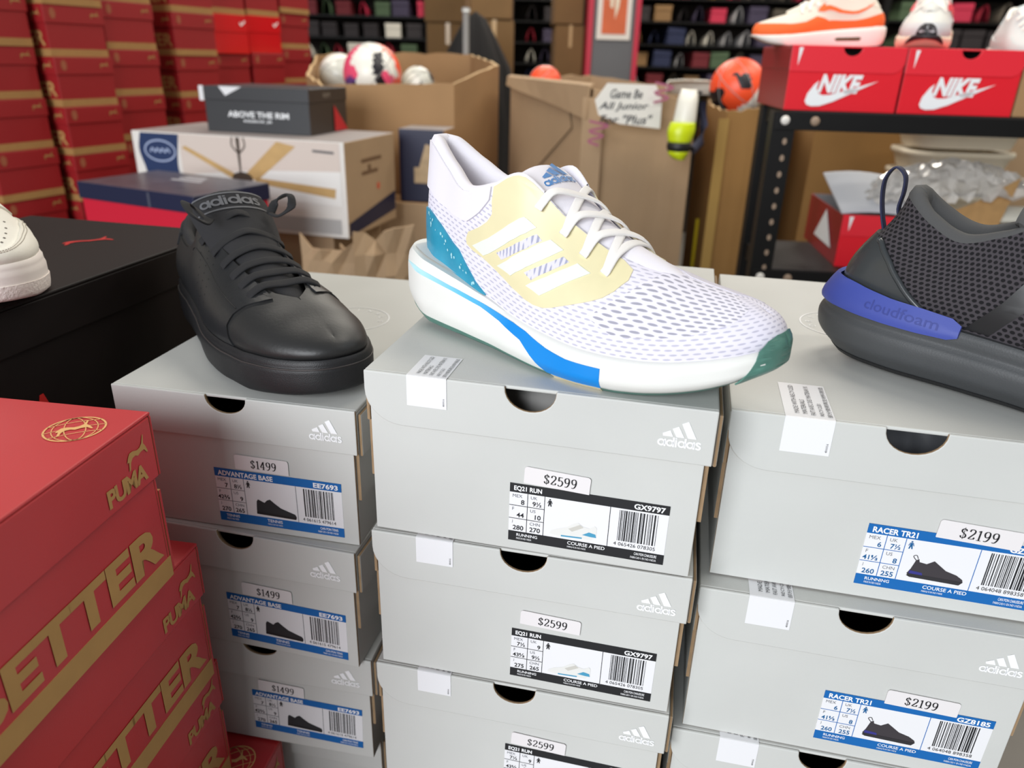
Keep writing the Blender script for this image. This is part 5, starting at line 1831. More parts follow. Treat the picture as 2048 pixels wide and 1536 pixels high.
# ================================================================== cardboard bins with balls
def bin_(name, label, rim, height, thick, m_, edge):
    """open bin: rim points in the world (anticlockwise from above), walls drop by height"""
    cx = sum((Vector(p) for p in rim), Vector()) / len(rim)
    zb = cx.z - height
    base = Vector((cx.x, cx.y, zb))
    root = thing(name, label, 'bin', tuple(base))
    n = len(rim)
    for i in range(n):
        a, b = Vector(rim[i]) - base, Vector(rim[(i + 1) % n]) - base
        ca, cb = Vector((0, 0, 0)), None
        ia = a - Vector((a.x, a.y, 0)).normalized() * thick
        ib = b - Vector((b.x, b.y, 0)).normalized() * thick
        mb = MB()
        rows = []
        nn = 9
        for k in range(nn):
            t = k / (nn - 1)
            p, q = a.lerp(b, t), ia.lerp(ib, t)
            wob = rg2.uniform(-.006, .006) if 0 < k < nn - 1 else 0
            p = p + Vector((0, 0, wob))
            q = q + Vector((0, 0, wob))
            rows.append([Vector((p.x, p.y, 0)), Vector((p.x, p.y, p.z * .5)) * 1.0 + Vector((p.x, p.y, 0)) * rg2.uniform(-.004, .006), p, q, Vector((q.x, q.y, q.z * .5)), Vector((q.x, q.y, 0))])
        mb.grid(rows)
        for fi in range(len(mb.f)):
            mb.m[fi] = 1 if fi % 5 == 2 else 0
        mb.build('side_panel', [m_, edge], root)
    mb = MB()
    mb.face([mb.vert((Vector(p) - base) * .98 * Vector((1, 1, 0)).length / math.sqrt(2) * 1.0) for p in rim])
    mb.v = [(v_[0], v_[1], .004) for v_ in mb.v]
    mb.build('bottom_panel', m_, root)
    return root


EDGE = mat('cardboard_edge', (196, 166, 122), 0.8)
rim1 = [at(612, 150, 2.62), at(645, 172, 2.42), at(908, 168, 2.42), at(998, 131, 2.80), at(945, 109, 3.25), at(760, 104, 3.35), at(632, 110, 3.1)]
bin_('cardboard_bin', 'large octagonal cardboard bin holding soccer balls', rim1, rim1[2].z, .012, CARD, EDGE)
rim2 = [at(1022, 158, 2.75), at(1188, 178, 2.12), at(1395, 200, 2.20), at(1365, 175, 2.85), at(1180, 150, 3.05)]
b2 = bin_('cardboard_bin', 'pale cardboard bin with a handwritten sign', rim2, rim2[1].z, .012, CARD2, EDGE)
rim3 = [at(1402, 206, 2.60), at(1455, 222, 2.28), at(1560, 216, 2.34), at(1575, 195, 2.80), at(1450, 190, 2.85)]
b3 = bin_('cardboard_bin', 'narrow taped cardboard bin beside the black shelf', rim3, rim3[1].z, .012, CARD3, EDGE)
# crease flap and tapes on the bins
def strip(parent, name, p0, p1, w_, m_, lift=.006, updir=Vector((0, 0, 1))):
    base = Vector(parent.location)
    a, b = Vector(p0) - base, Vector(p1) - base
    t = (b - a).normalized()
    n = Vector((t.y, -t.x, 0))
    if n.length < 1e-3:
        n = Vector((0, -1, 0))
    n.normalize()
    toc = (CAMP - Vector(p0))
    if n.dot(toc) < 0:
        n = -n
    s = t.cross(n).normalized() * w_ / 2
    mb = MB()
    mb.prism([(0, -1), (1, -1), (1, 1), (0, 1)], a + n * lift, b - a, s, n, .0006)
    return mb.build(name, m_, parent)


strip(b2, 'packing_tape', rim2[0].lerp(rim2[1], .10) - Vector((0, 0, .34)), rim2[0].lerp(rim2[1], .80) - Vector((0, 0, .08)), .06, CARD2)
strip(b2, 'packing_tape', rim2[1] + Vector((.0, -.004, -.02)), rim2[1] + Vector((.001, -.004, -.6)), .055, CARD2, .010)
strip(b3, 'packing_tape', rim3[1] + Vector((-.01, -.004, -.02)), rim3[1] + Vector((-.009, -.004, -.75)), .03, mat('yellow_tape', (164, 132, 72), 0.4), .010)
strip(b3, 'packing_tape', rim3[0].lerp(rim3[1], .45) + Vector((0, 0, -.34)), rim3[0].lerp(rim3[1], .45) + Vector((0.001, 0, -.50)), .02, mat('bright_yellow_tape', (206, 186, 30), 0.4), .012)

# folded-down flap along the bin's upper edge
mb = MB()
base = Vector(b2.location)
P = []
for k in range(9):
    t = k / 8
    q = rim2[0].lerp(rim2[1], t) - base
    P.append([q + Vector((0, 0, .010)), q + Vector((-.010, -.014, .006)), q + Vector((-.012 - .004 * math.sin(k), -.020, -.02 - .055 * t))])
mb.grid(P).build('folded_flap', CARD2, b2, solid=.004)

# handwritten sign, taped on
sp = [at(1215, 166, 2.06), at(1312, 170, 2.10), at(1326, 200, 2.10), at(1322, 258, 2.10), at(1240, 248, 2.07), at(1198, 230, 2.05), at(1190, 200, 2.05)]
o_ = sp[0]
U = (sp[1] - sp[0]).normalized()
Vv = Vector((0, 0, 1))
U = (U - Vv * U.dot(Vv)).normalized()
N = U.cross(Vv)
sg = thing('paper_sign', 'white paper sign with black handwriting on the pale bin', 'sign', tuple(o_))
mb = MB()
pl = [((p - o_).dot(U), (p - o_).dot(Vv)) for p in sp]
mb.prism(pl[::-1], (0, 0, 0) , U, Vv, N, .0008)
mb.build('paper', mat('sign_paper', (232, 230, 222), 0.6), sg)
mb = MB()
for s_, x_, y_, w_, h_ in (('Game Be', .010, -.036, .090, .022), ('All Junior', -.020, -.068, .140, .023), ('For "Plus"', -.016, -.099, .150, .023)):
    put_text(mb, s_, N * .0016, U, Vv, x_, y_, w=w_, h=h_, bold=.012, shear=.25)
mb.build('handwriting', mat('marker_ink', (40, 44, 52), 0.5), sg)


mg = mat('magenta_marker', (168, 96, 122), 0.6)
for px_, py_, Y_, n_ in ((1198, 262, 2.05, 6), (1328, 186, 2.10, 5)):
    c_ = at(px_, py_, Y_)
    mb = MB()
    v, f = ribbon2d(catmull([(-.03 + .06 * (k % 2) * (1 - .1 * k), .025 - .012 * k) for k in range(n_)], 4), .006)
    mb.flat(v, f, c_ - Vector(b2.location) - Vector((0, .012, 0)), U, Vv)
    mb.build('pink_scribble', mg, b2)


# balls
def ball(name, label, c, r, cols_, seed, cat='ball', spots=None):
    root = thing(name, label, cat, (c[0], c[1], c[2] - r))
    rr = random.Random(seed)
    bm = bmesh.new()
    bmesh.ops.create_icosphere(bm, subdivisions=4, radius=r)
    cents = [Vector((rr.uniform(-1, 1), rr.uniform(-1, 1), rr.uniform(-1, 1))).normalized() for _ in range(14)]
    asg = [rr.randrange(1, len(cols_)) if rr.random() < .62 else 0 for _ in cents]
    if spots:
        to = (CAMP - Vector(c)).normalized()
        ri = to.cross(Vector((0, 0, 1))).normalized() * -1
        upv = ri.cross(to) * -1
        cents = [(ri * a + upv * b + to * d_).normalized() for a, b, d_, k in spots]
        asg = [k for a, b, d_, k in spots]
    for f in bm.faces:
        d = f.calc_center_median().normalized()
        q = d + Vector((math.sin(7 * d.y), math.sin(6 * d.z + 1), math.sin(5 * d.x + 2))) * .12
        i = max(range(len(cents)), key=lambda k: cents[k].dot(q))
        f.material_index = asg[i]
        f.smooth = True
    me = bpy.data.meshes.new('shell')
    bm.to_mesh(me)
    bm.free()
    for m_ in cols_:
        me.materials.append(m_)
    o = bpy.data.objects.new('shell', me)
    COL.objects.link(o)
    o.parent = root
    o.location = (0, 0, r)
    # panel seams
    mb = MB()
    for k in range(3):
        ax = Vector((rr.uniform(-1, 1), rr.uniform(-1, 1), rr.uniform(-1, 1))).normalized()
        u = ax.orthogonal().normalized()
        v = ax.cross(u)
        mb.tube([u * (r * 1.001 * math.cos(a)) + v * (r * 1.001 * math.sin(a)) for a in [2 * PI * j / 40 for j in range(41)]], .0012, n=5, cap=False)
    mb.build('seams', mat('ball_seam', (150, 148, 146), 0.6), root, loc=(0, 0, r))
    return root


BW = mat('ball_white', (240, 238, 228), 0.35)
BP = mat('ball_pink', (236, 84, 120), 0.4)
BO = mat('ball_orange', (246, 84, 44), 0.4)
BK = mat('ball_black', (28, 26, 32), 0.4)
BV = mat('ball_violet', (96, 62, 128), 0.4)
BS = mat('ball_silver', (206, 206, 196), 0.3)
ball('soccer_ball', 'white soccer ball with pink, black and orange patches in the octagonal bin', at(745, 148, 2.68), .095, [BW, BP, BK, BO, BV], 4, spots=((-.78, .50, .35, 1), (-.85, -.05, .5, 1), (-.72, -.42, .5, 4), (-.5, -.62, .6, 2), (.55, .80, .25, 3), (.78, .50, .3, 3), (.30, .12, .93, 2), (.55, -.18, .8, 1), (.72, -.42, .6, 3), (.30, -.28, .9, 2), (-.3, .35, .88, 0), (-.2, -.2, .95, 0), (.0, .85, .5, 0), (.0, -.6, .8, 0), (.62, .15, .75, 0), (0, 0, -1, 0), (-.8, .2, -.5, 0), (.9, 0, -.4, 0)))
ball('soccer_ball', 'plain silver white soccer ball at the left of the octagonal bin', at(680, 151, 2.92), .074, [BS, BS, BW], 2)
ball('soccer_ball', 'white soccer ball with dark stripe, low in the octagonal bin', at(836, 166, 2.80), .055, [BW, BK, BW, BS], 9)
ball('soccer_ball', 'orange soccer ball with white underside on the narrow bin', at(1476, 176, 2.56), .088, [BO, BK, BW], 12, spots=((-.6, .3, .7, 0), (.0, .7, .7, 0), (.2, .28, .95, 1), (.55, .35, .75, 0), (-.2, .05, .95, 0), (.2, -.1, .95, 0), (.5, -.65, .6, 2), (.85, -.4, .4, 2), (-.45, -.55, .7, 1), (-.1, -.5, .85, 0), (0, 0, -1, 0)))
ball('soccer_ball', 'orange ball just showing over the rim of the pale bin', at(1090, 166, 2.72), .055, [BO, BO, BK], 3)

# white and neon shin guard hanging on the bin
g = thing('shin_guard', 'white and neon yellow shin guard hanging over the pale bin', 'shin guard', tuple(at(1362, 318, 2.10)))
b_ = Vector(g.location)


def shell(pts, wds, m_, name, dep=.03):
    L = catmull([tuple(Vector(p) - b_) for p in pts], 4)
    Wd = catmull([(x, 0) for x in wds], 4)
    rows = []
    for i, q in enumerate(L):
        rows.append([(q[0] + Wd[i][0] * math.sin(a), q[1] - dep * math.cos(a), q[2]) for a in [-1.5 + 3.0 * k / 10 for k in range(11)]])
    return MB().grid(rows).build(name, m_, g, smooth=True, solid=.006)


shell([at(1378, 178, 2.09), at(1376, 195, 2.07), at(1372, 220, 2.06), at(1368, 246, 2.055)], [.020, .026, .028, .030], mat('guard_white', (228, 226, 214), 0.4), 'upper_shell')
shell([at(1366, 244, 2.05), at(1362, 262, 2.045), at(1358, 285, 2.045)], [.032, .036, .030], mat('guard_neon', (206, 224, 20), 0.35), 'lower_shell')
shell([at(1358, 284, 2.044), at(1357, 294, 2.042), at(1356, 302, 2.045)], [.030, .032, .028], mat('guard_black', (26, 26, 24), 0.5), 'black_band')
shell([at(1356, 302, 2.044), at(1355, 310, 2.045), at(1357, 318, 2.05)], [.028, .024, .014], mat('guard_neon', (206, 224, 20), 0.35), 'lower_tip')
MB().box(-.035, .012, -.02, .0, .165, .171).build('slot', mat('guard_black', (26, 26, 24), 0.5), g, loc=(0.02, -.0, 0))
mb = MB()
mb.tube([at(1405, 205, 2.12) - b_, at(1407, 250, 2.10) - b_, at(1400, 285, 2.09) - b_, at(1385, 300, 2.075) - b_], .012, n=8)
mb.build('strap', mat('strap_navy', (34, 36, 60), 0.7), g, smooth=True)
# white tub behind the guard
t_ = thing('white_tub', 'white rounded tub lid lying across the bins', 'tub', tuple(at(1385, 170, 2.62)))
P = []
for k in range(13):
    a = PI * k / 12
    P.append([(.085 * math.cos(a) * s_, .06 * math.sin(a) * s_ - .01, z_) for s_, z_ in ((1.0, -.03), (1.02, 0), (.96, .012), (.5, .016), (0.02, .016))])
MB().grid(P).build('lid', mat('tub_white', (224, 220, 206), 0.5), t_, smooth=True, solid=.004)


# ================================================================== black shelf with boxes and shoes
SH = mat('black_steel', (15, 14, 14), 0.5, noise=0.1, nscale=20, spec=0.25)
BOLT = mat('bolt_white', (226, 222, 214), 0.4)
HOLE = mat('slot_light', (150, 128, 108), 0.6)
shelf = thing('metal_shelf', 'black slotted steel shelf unit carrying red shoe boxes', 'shelf', (.505, 1.575, 0), -.10)


def post(x, y, name, z1=1.335, w_=.040):
    mb = MB()
    mb.box(x + .040 - w_, x + .040, y, y + .003, 0, z1)
    mb.box(x + .040 - w_, x + .043 - w_, y + .003, y + .040, 0, z1)
    o = mb.build(name, SH, shelf)
    for k in range(12):
        z = .96 + .032 * k
        q = MB()
        q.flat([(x + .024 + .0045 * math.cos(a), z + .0065 * math.sin(a)) for a in [2 * PI * j / 8 for j in range(8)]], [tuple(range(8))], (0, y - .0006, 0), X3, Z3)
        q.build('slot', HOLE, o)


post(.0, .0, 'post', w_=.044)
post(.022, .25, 'post')
post(.66, .0, 'post')
for z in (1.338, 1.022):
    MB().box(.0, .70, -.004, .0, z - .036, z - .002).build('front_beam', SH, shelf, bevel=.001)
    MB().box(.064, .70, .290, .294, z - .036, z - .002).build('rear_beam', SH, shelf)
    MB().box(.03, .034, .0, .29, z - .036, z - .002).build('side_beam', SH, shelf)
    MB().box(.03, .70, .0, .29, z - .006, z).build('shelf_board', mat('black_shelf_board', (38, 35, 35), 0.5, spec=0.3), shelf)
    for x in (.018, .075):
        mb = MB()
        mb.grid([[(x + r_ * math.cos(a), -.004 - h_, z - .018 + r_ * math.sin(a)) for a in [2 * PI * j / 12 for j in range(13)]] for r_, h_ in ((.009, 0), (.0085, .003), (.005, .005), (.0005, .0055))])
        mb.build('bolt', BOLT if x < .05 else HOLE, shelf, smooth=True)

NRED = mat('red_gloss_board', (226, 30, 44), 0.42, spec=0.35)
NRED2 = mat('red_gloss_board_lid', (230, 42, 56), 0.40, spec=0.4)
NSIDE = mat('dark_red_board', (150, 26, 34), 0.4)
SW = [(0.0, 0.10), (0.02, 0.24), (0.10, 0.42), (0.16, 0.50), (0.14, 0.36), (0.17, 0.26), (0.24, 0.22), (0.34, 0.23), (0.55, 0.32), (1.0, 0.52), (0.40, 0.10), (0.22, 0.01), (0.10, 0.0), (0.03, 0.03)]


def swoosh_box(fl, yaw, zb, label, W=.2125, H=.117, D=.29, open_=False, group=None):
    root = thing('red_shoe_box', label, 'shoe box', (fl[0], fl[1], zb), yaw, group)
    t = .003
    mb = MB()
    lh = H * .40
    hw, hd = W * .165, H * .15
    notch = [(.001, 0), (W - .001, 0), (W - .001, H - t)] + [(W * .53 + hw / 2 * math.cos(a), H - t - hd * math.sin(a)) for a in [PI * k / 10 for k in range(11)]] + [(.001, H - t)]
    mb.prism(notch, (0, .004 + t, 0), X3, Z3, -Y3, t)
    mb.box(.001, .001 + t, .004 + t, D - .003, 0, H - t, mats=(1, 2, 1, 1, 1, 1))
    mb.box(W - .001 - t, W - .001, .004 + t, D - .003, 0, H - t, mats=(2, 1, 1, 1, 1, 1))
    mb.box(.001 + t, W - .001 - t, D - .003 - t, D - .003, 0, H - t, mats=(1, 1, 2, 1, 1, 1))
    mb.box(.001 + t, W - .001 - t, .004 + t, D - .003 - t, 0, t, mats=(1, 1, 1, 1, 1, 2))
    mb.build('body', [NRED, NSIDE, mat('grey_liner', (150, 150, 152), 0.8)], root, bevel=.0008)
    if not open_:
        lid = MB()
        pts = front_flap(W, lh, W * .53, hw, hd, 0.0, .022)
        lid.prism(pts, (0, .004, H), X3, Z3, -Y3, t, 0, 0, 0)
        lid.box(0, W, .004, D, H - t, H, mats=(1, 1, 0, 1, 1, 0))
        lid.box(-.0005, t, .004, D, H - lh * .92, H - t, mats=(1, 1, 1, 1, 1, 1))
        lid.box(W - t, W, .004, D, H - lh, H - t, mats=(1, 1, 1, 1, 1, 1))
        lo = lid.build('lid', [NRED2, NSIDE], root, bevel=.001)
        mb = MB()
        mb.flat([(W * .06, -.004), (W * .095, -.004), (W * .065, -lh * .78)], [(2, 1, 0)], (0, .0004, H), X3, Z3)
        mb.build('paper_tear', INKW, lo)
    else:
        MB().prism([(0, 0), (W, 0), (W, lh), (0, lh)], (0, .004, H - lh), X3, Z3, -Y3, .002).build('front_fold', NRED2, root, bevel=.0008)
        mb = MB()
        mb.flat([(W * .06, -.004), (W * .10, -.004), (W * .07, -lh * .78)], [(2, 1, 0)], (0, .0014, H), X3, Z3)
        mb.build('paper_tear', INKW, root)
        P = [[(W * a, .02 + b * .20, H + .002 + b * .055 + .006 * math.sin(5 * a)) for b in (0, .3, .6, 1)] for a in [k / 8 * .98 for k in range(9)]]
        MB().grid(P).build('open_lid', mat('grey_white_liner', (224, 226, 232), 0.5), root, solid=.004)
        MB().prism([(.05, .02), (.20, .02), (.13, .09)], (-.0012, 0, .01), Y3, Z3, -X3, .0006).build('white_triangle', INKW, root)
    mb = MB()
    o = Vector((0, .0004, 0))
    mb.flat([(W * (.18 + .62 * a), H * (.07 + .80 * b)) for a, b in SW[::-1]], [tuple(range(len(SW)))], o, X3, Z3)
    put_text(mb, 'NIKE', o, X3, Z3, W * .275, H * .285, w=W * .385, h=H * .285, bold=.05, shear=.3)
    mb.build('white_logo', INKW, root)
    return root


NZ = 1.3385
dirx = Vector((math.cos(-.10), math.sin(-.10), 0))
n1 = Vector((.5203, 1.585, 0))
swoosh_box((n1.x, n1.y), -.10, NZ, 'left red shoe box with white logo on the black shelf, orange shoe on top', group='red boxes on the upper shelf')
n2 = n1 + dirx * .2150
swoosh_box((n2.x, n2.y), -.10, NZ, 'right red shoe box with white logo on the black shelf, under the grey shoe', group='red boxes on the upper shelf')
n3 = n1 + dirx * .4310
carton('carton', 'small brown carton at the right picture edge beside the red boxes', (n3.x, n3.y + .005), -.10, .15, .085, .25, NZ + .085, (CARD, CARD, CARD, CARD, CARD, CARD), 'carton', .002)
pl = at(1666, 540, 1.60)
swoosh_box((pl.x, pl.y), -.12, 1.0225, 'open red shoe box with grey lining on the lower shelf', W=.22, H=.112, D=.30, open_=True)
# left side of the open box and things in it
bag = thing('plastic_bag', 'crinkled clear plastic bag spilling out of the open red box', 'bag', (pl.x + .235, pl.y + .05, 1.150))
P = []
rg3 = random.Random(21)
for i in range(34):
    row = []
    for j in range(20):
        a, b = i / 33, j / 19
        z = .065 * math.sin(PI * min(1, a * 1.1)) * math.sin(PI * b) + rg3.uniform(-.008, .008) + .02 * a
        row.append((-.16 + .44 * a + rg3.uniform(-.006, .006), -.03 + .24 * b + rg3.uniform(-.005, .005), z + .01))
    P.append(row)
plas = mat('clear_plastic', (240, 234, 226), 0.10, alpha=0.7, spec=1.0, coat=1.0)
MB().grid(P).build('film', plas, bag)
fl_ = thing('kraft_paper', 'folded brown kraft paper sheet in the open red box', 'paper', (pl.x + .30, pl.y + .02, 1.10))
mb = MB()
mb.grid([[(-.075, 0, -.02), (-.078, .02, .030)], [(-.02, -.01, -.03), (-.01, .02, .060)], [(.020, -.015, -.035), (.075, .02, .115)]])
mb.build('sheet', KRAFT, fl_, solid=.002)
wl = thing('white_shoe_tip', 'white shoe sole poking from the wrapping on the lower shelf', 'shoe', (pl.x + .42, pl.y + .08, 1.10))
mb = MB()
mb.grid([[(-.09 + .2 * a, .05 * math.sin(b) * (1 - .5 * a * a), .028 * math.cos(b) + .02) for b in [-1.5 + 3 * k / 8 for k in range(9)]] for a in [k / 8 for k in range(9)]])
mb.build('toe_shell', mat('tub_white', (224, 220, 206), 0.5), wl, smooth=True, solid=.003)

# behind the shelf: cartons and stacked tubs
p = at(1592, 545, 2.42)
carton('carton', 'tall brown carton seen through the black shelf', (p.x - .02, p.y), -.06, .345, 1.30, .34, 1.345, (CARD3, CARD3, CARD3, CARD3, CARD3, CARD3), 'carton', .004)
p = at(1972, 545, 2.50)
carton('carton', 'brown carton behind the stacked cream tubs at the right', (p.x, p.y + .05), -.05, .34, 1.28, .34, 1.325, (CARD2, CARD2, CARD2, CARD2, CARD2, CARD2), 'carton', .004)
TUB = mat('cream_plastic', (232, 222, 200), 0.45)
tp = at(1790, 340, 2.20)
for k in range(4):
    zt = 1.275 - .060 * k
    o = thing('storage_tub', 'cream plastic tub in the pile behind the shelf, %s' % ('topmost', 'second from top', 'third from top', 'lowest')[k], 'tub', (tp.x + .150 + .006 * k, tp.y + .02 * k, zt - .055), -.08, 'pile of cream tubs')
    P = []
    for i in range(33):
        a = 2 * PI * i / 32
        ca, sa = math.cos(a), math.sin(a)
        ex = .45
        X_, Y_ = math.copysign(abs(ca) ** ex, ca), math.copysign(abs(sa) ** ex, sa)
        P.append([(.148 * X_ * s_, .10 * Y_ * s_, z_) for s_, z_ in ((.86, .004), (.93, .036), (.98, .040), (1.0, .046), (.99, .054), (.93, .0545))])
    MB().grid(P).build('body', TUB, o, smooth=True)
    mb = MB()
    mb.face([mb.vert((q[5][0], q[5][1], .053)) for q in P[:-1]])
    mb.build('lid', TUB, o)
base_block(30, rect((tp.x - .01, tp.y - .10), -.08, .36, .24), 1.275 - .18 - .053)


# ------------------------------------------------------------------ shoes on the red boxes
def display_shoe(label, loc, yaw, pal, sc=1.0, F=SNEAK, side=1):
    root = thing('sneaker', label, 'shoe', loc, yaw)
    root.scale = (sc, sc, sc)
    fn = lambda s: (lambda p, t: F.upper(p, s, t))
    shoe_upper(F, root, pal['upper'], np_=48, nt=18)
    shoe_lining(F, root, pal['lining'], p1=0.50, n=30)
    shoe_insole(F, root, pal['lining'])
    shoe_sole(F, root, pal['sole'], 0.0, 1.0, n=48, nv=8)
    for s in (-1, 1):
        g_ = -s
        patch(fn(s), [(0.0, 0.0), (0.0, 0.34), (0.2, 0.30), (0.38, 0.24), (0.47, 0.22), (0.50, 0.34), (0.53, 0.46), (0.58, 0.36), (0.66, 0.36), (0.76, 0.48), (0.88, 0.62), (1.0, 0.80), (1.0, 0.0), (0.5, 0.0)], .0015, pal['guard'], root, 'mudguard', step=.03, sg=g_)
        patch(fn(s), [(0.0, 0.5), (0.0, 0.95), (0.16, 0.95), (0.22, 0.7), (0.16, 0.5)], .0012, pal['guard2'], root, 'heel_panel', step=.03, sg=g_)
        if pal.get('swoosh'):
            q = [(0.14, 0.66), (0.30, 0.50), (0.42, 0.46), (0.50, 0.52), (0.53, 0.64), (0.52, 0.74), (0.50, 0.80), (0.495, 0.68), (0.46, 0.60), (0.40, 0.58), (0.30, 0.60)]
            patch(fn(s), q, .002, pal['swoosh'], root, 'side_mark', step=.02, sg=g_, sub=3)
    if pal.get('window'):
        so_ = lambda p, v: F.sole(p, side, v)
        patch(so_, [(0.30, 0.30), (0.42, 0.30), (0.43, 0.42), (0.42, 0.50), (0.30, 0.50), (0.29, 0.42)], .0012, pal['window'], root, 'sole_window', step=.02, sg=-side)
    if pal.get('toe'):
        for s in (-1, 1):
            patch(lambda p, v, s=s: F.sole(p, s, v) if v <= 1 else F.upper(p, s, v - 1), [(0.80, 0.0), (0.86, 0.5), (0.90, 1.0), (0.92, 1.45), (0.95, 1.62), (1.0, 1.66), (1.0, 0.0)], .002, pal['toe'], root, 'toe_rubber', step=.02, aspect=6, sg=-s)
    line = [(0.224, 0.006, 0.0700), (0.205, 0.004, 0.0785), (0.186, 0.003, 0.0870), (0.165, 0.002, 0.0980), (0.145, 0.001, 0.1100), (0.130, 0.0, 0.1200), (0.119, 0.0, 0.1270)]
    shoe_tongue(root, pal['upper'], line, [0.010, 0.014, 0.0175, 0.021, 0.025, 0.028, 0.026], thick=.006, curve=.010)
    lacing(F, root, pal['lace'], [(0.146, 0.9), (0.162, 0.88), (0.178, 0.85), (0.194, 0.8)], line)
    return root


OW = mat('offwhite_suede', (226, 216, 200), 0.8)
OO = mat('orange_suede', (238, 104, 40), 0.75)
LW = mat('lace_white', (238, 234, 226), 0.8)
ts = at(1520, 78, 1.66)
zt = NZ + .1175
p0 = atz(1770, 84, 1.0)
heel = n1 + dirx * .205 + Vector((.012, .135, 0))
display_shoe('white sneaker with orange suede panels on the left red box', (heel.x, heel.y, zt), math.radians(180 - 8), dict(upper=OW, lining=OW, sole=mat('sole_white', (236, 230, 222), 0.5), guard=OO, guard2=OW, swoosh=OO, lace=LW, window=mat('window_brown', (92, 76, 50), 0.3)), .88, side=1)
h2 = n2 + dirx * .135 + Vector((.05, .31, 0))
display_shoe('grey and cream sneaker with black toe rubber on the right red box', (h2.x, h2.y, zt), math.radians(-122), dict(upper=mat('pale_grey_mesh', (206, 206, 202), 0.8), lining=LW, sole=mat('sole_cream', (236, 216, 192), 0.5), guard=mat('panel_grey', (196, 198, 200), 0.6), guard2=mat('panel_black', (40, 40, 44), 0.5), swoosh=mat('swoosh_coral', (232, 70, 84), 0.5), lace=LW, toe=mat('toe_black', (32, 30, 34), 0.5)), 1.0, side=1)
h3 = n3 + dirx * .065 + Vector((.02, .26, 0))
display_shoe('pale grey translucent sneaker at the upper right picture corner', (h3.x, h3.y, NZ + .0855), math.radians(-100), dict(upper=mat('pale_ice', (196, 204, 204), 0.5), lining=LW, sole=mat('ice_sole', (206, 200, 194), 0.3), guard=mat('pale_ice', (196, 204, 204), 0.5), guard2=mat('pale_ice', (196, 204, 204), 0.5), lace=LW), .93)


# ================================================================== far end of the shop
# column with a poster
cp = at(1170, 165, 4.6)
cq = at(1268, 163, 4.6)
cw = (cq - cp).length
col = thing('poster_column', 'grey display column with red edges and an orange poster', 'column', (cp.x, cp.y, 0), -.02)
MB().box(.02, cw - .02, 0, .30, 0, 2.6).build('grey_panel', mat('panel_slate', (98, 98, 100), 0.6), col)
for x in (-.004, cw - .024):
    MB().box(x, x + .028, -.02, .32, 0, 2.6).build('red_edge', mat('column_red', (190, 36, 62), 0.5), col, bevel=.003)
z0p = at(1220, 80, 4.6).z
MB().box(.045, cw - .045, -.012, 0, z0p, z0p + .62).build('poster_frame', mat('poster_white', (226, 218, 208), 0.6), col, bevel=.003)
po = MB().box(.072, cw - .072, -.016, -.01, z0p + .03, z0p + .59).build('poster', mat('poster_orange', (206, 98, 54), 0.6, noise=.15, nscale=6), col)
mb = MB()
for q in ([(.30, .30), (.42, .28), (.50, .62), (.40, .86), (.28, .60)], [(.52, .16), (.66, .30), (.72, .52), (.60, .56), (.50, .36)], [(.20, .36), (.30, .44), (.32, .62), (.22, .56)]):
    mb.flat([(.072 + (cw - .144) * a, z0p + .03 + .56 * b * .8) for a, b in q], [tuple(range(len(q)))], (0, -.017, 0), X3, Z3)
mb.build('poster_figures', mat('poster_ivory', (226, 214, 190), 0.6), po)

# towers of cartons
DCARD = mat('far_cardboard', (122, 92, 56), 0.85, noise=.12, nscale=4)


def tower(px0, px1, Y, z0, z1, n, label, group):
    a, b = at(px0, 100, Y), at(px1, 100, Y)
    w_ = b.x - a.x
    h_ = (z1 - z0) / n
    nm = {1: ('',), 2: ('upper', 'lower'), 3: ('upper', 'middle', 'lower')}[n]
    for k in range(n):
        o = thing('carton', label % nm[k], 'carton', (a.x + .01 * (k % 2), Y + .01 * k, z1 - h_ * (k + 1)), .0, group)
        MB().box(0, w_ - .015, 0, .5, .002, h_ - .002).build('body', DCARD, o, bevel=.006)
        MB().box(w_ * .45, w_ * .55, -.001, .5, h_ - .12, h_ - .0005).build('packing_tape', TAPE, o)


tower(850, 935, 5.0, .0, 2.4, 3, '%s dark brown carton of the tower left of the white pole', 'left carton tower')
tower(940, 1028, 4.4, .0, 2.4, 3, '%s brown carton of the tower right of the white pole', 'right carton tower')
tower(1105, 1168, 4.8, .0, 2.4, 3, '%s brown carton of the tower beside the poster column', 'carton tower by the column')
tower(1040, 1100, 5.6, .0, 1.24, 2, '%s dark brown carton low between the towers', 'low cartons between towers')
# draped black cover and white pole
dp = at(938, 120, 3.9)
dr = thing('black_cover', 'black draped cover behind the octagonal bin', 'cover', (dp.x, dp.y, 0))
P = []
zt_ = at(945, 22, 3.9).z
for i in range(25):
    a = 2 * PI * i / 24
    f_ = 1 + .16 * math.sin(5 * a)
    P.append([(r_ * f_ * math.cos(a) + .03 * h_, r_ * f_ * math.sin(a), zt_ * h_) for r_, h_ in ((.24, 0.0), (.20, .70), (.155, .85), (.09, .93), (.045, .98), (.0, 1.0))])
MB().grid(P).build('cloth', mat('black_cloth', (20, 18, 18), 0.9), dr, smooth=True)
wp = at(932, 115, 3.55)
wpole = thing('white_pole', 'thin white pole rising behind the octagonal bin', 'pole', (wp.x, wp.y, 0))
zt2 = at(932, 17, 3.55).z
MB().tube([(0, 0, 0), (0, 0, zt2)], .014, n=12).build('tube', mat('pole_white', (206, 208, 206), 0.4), wpole, smooth=True)
MB().tube([(0, 0, zt2 - .012), (0, 0, zt2 + .004)], .017, n=12).build('cap', mat('pole_white', (206, 208, 206), 0.4), wpole, smooth=True)
MB().tube([(0, 0, 0), (0, 0, .02)], .12, n=20).build('foot', SH, wpole, smooth=True)

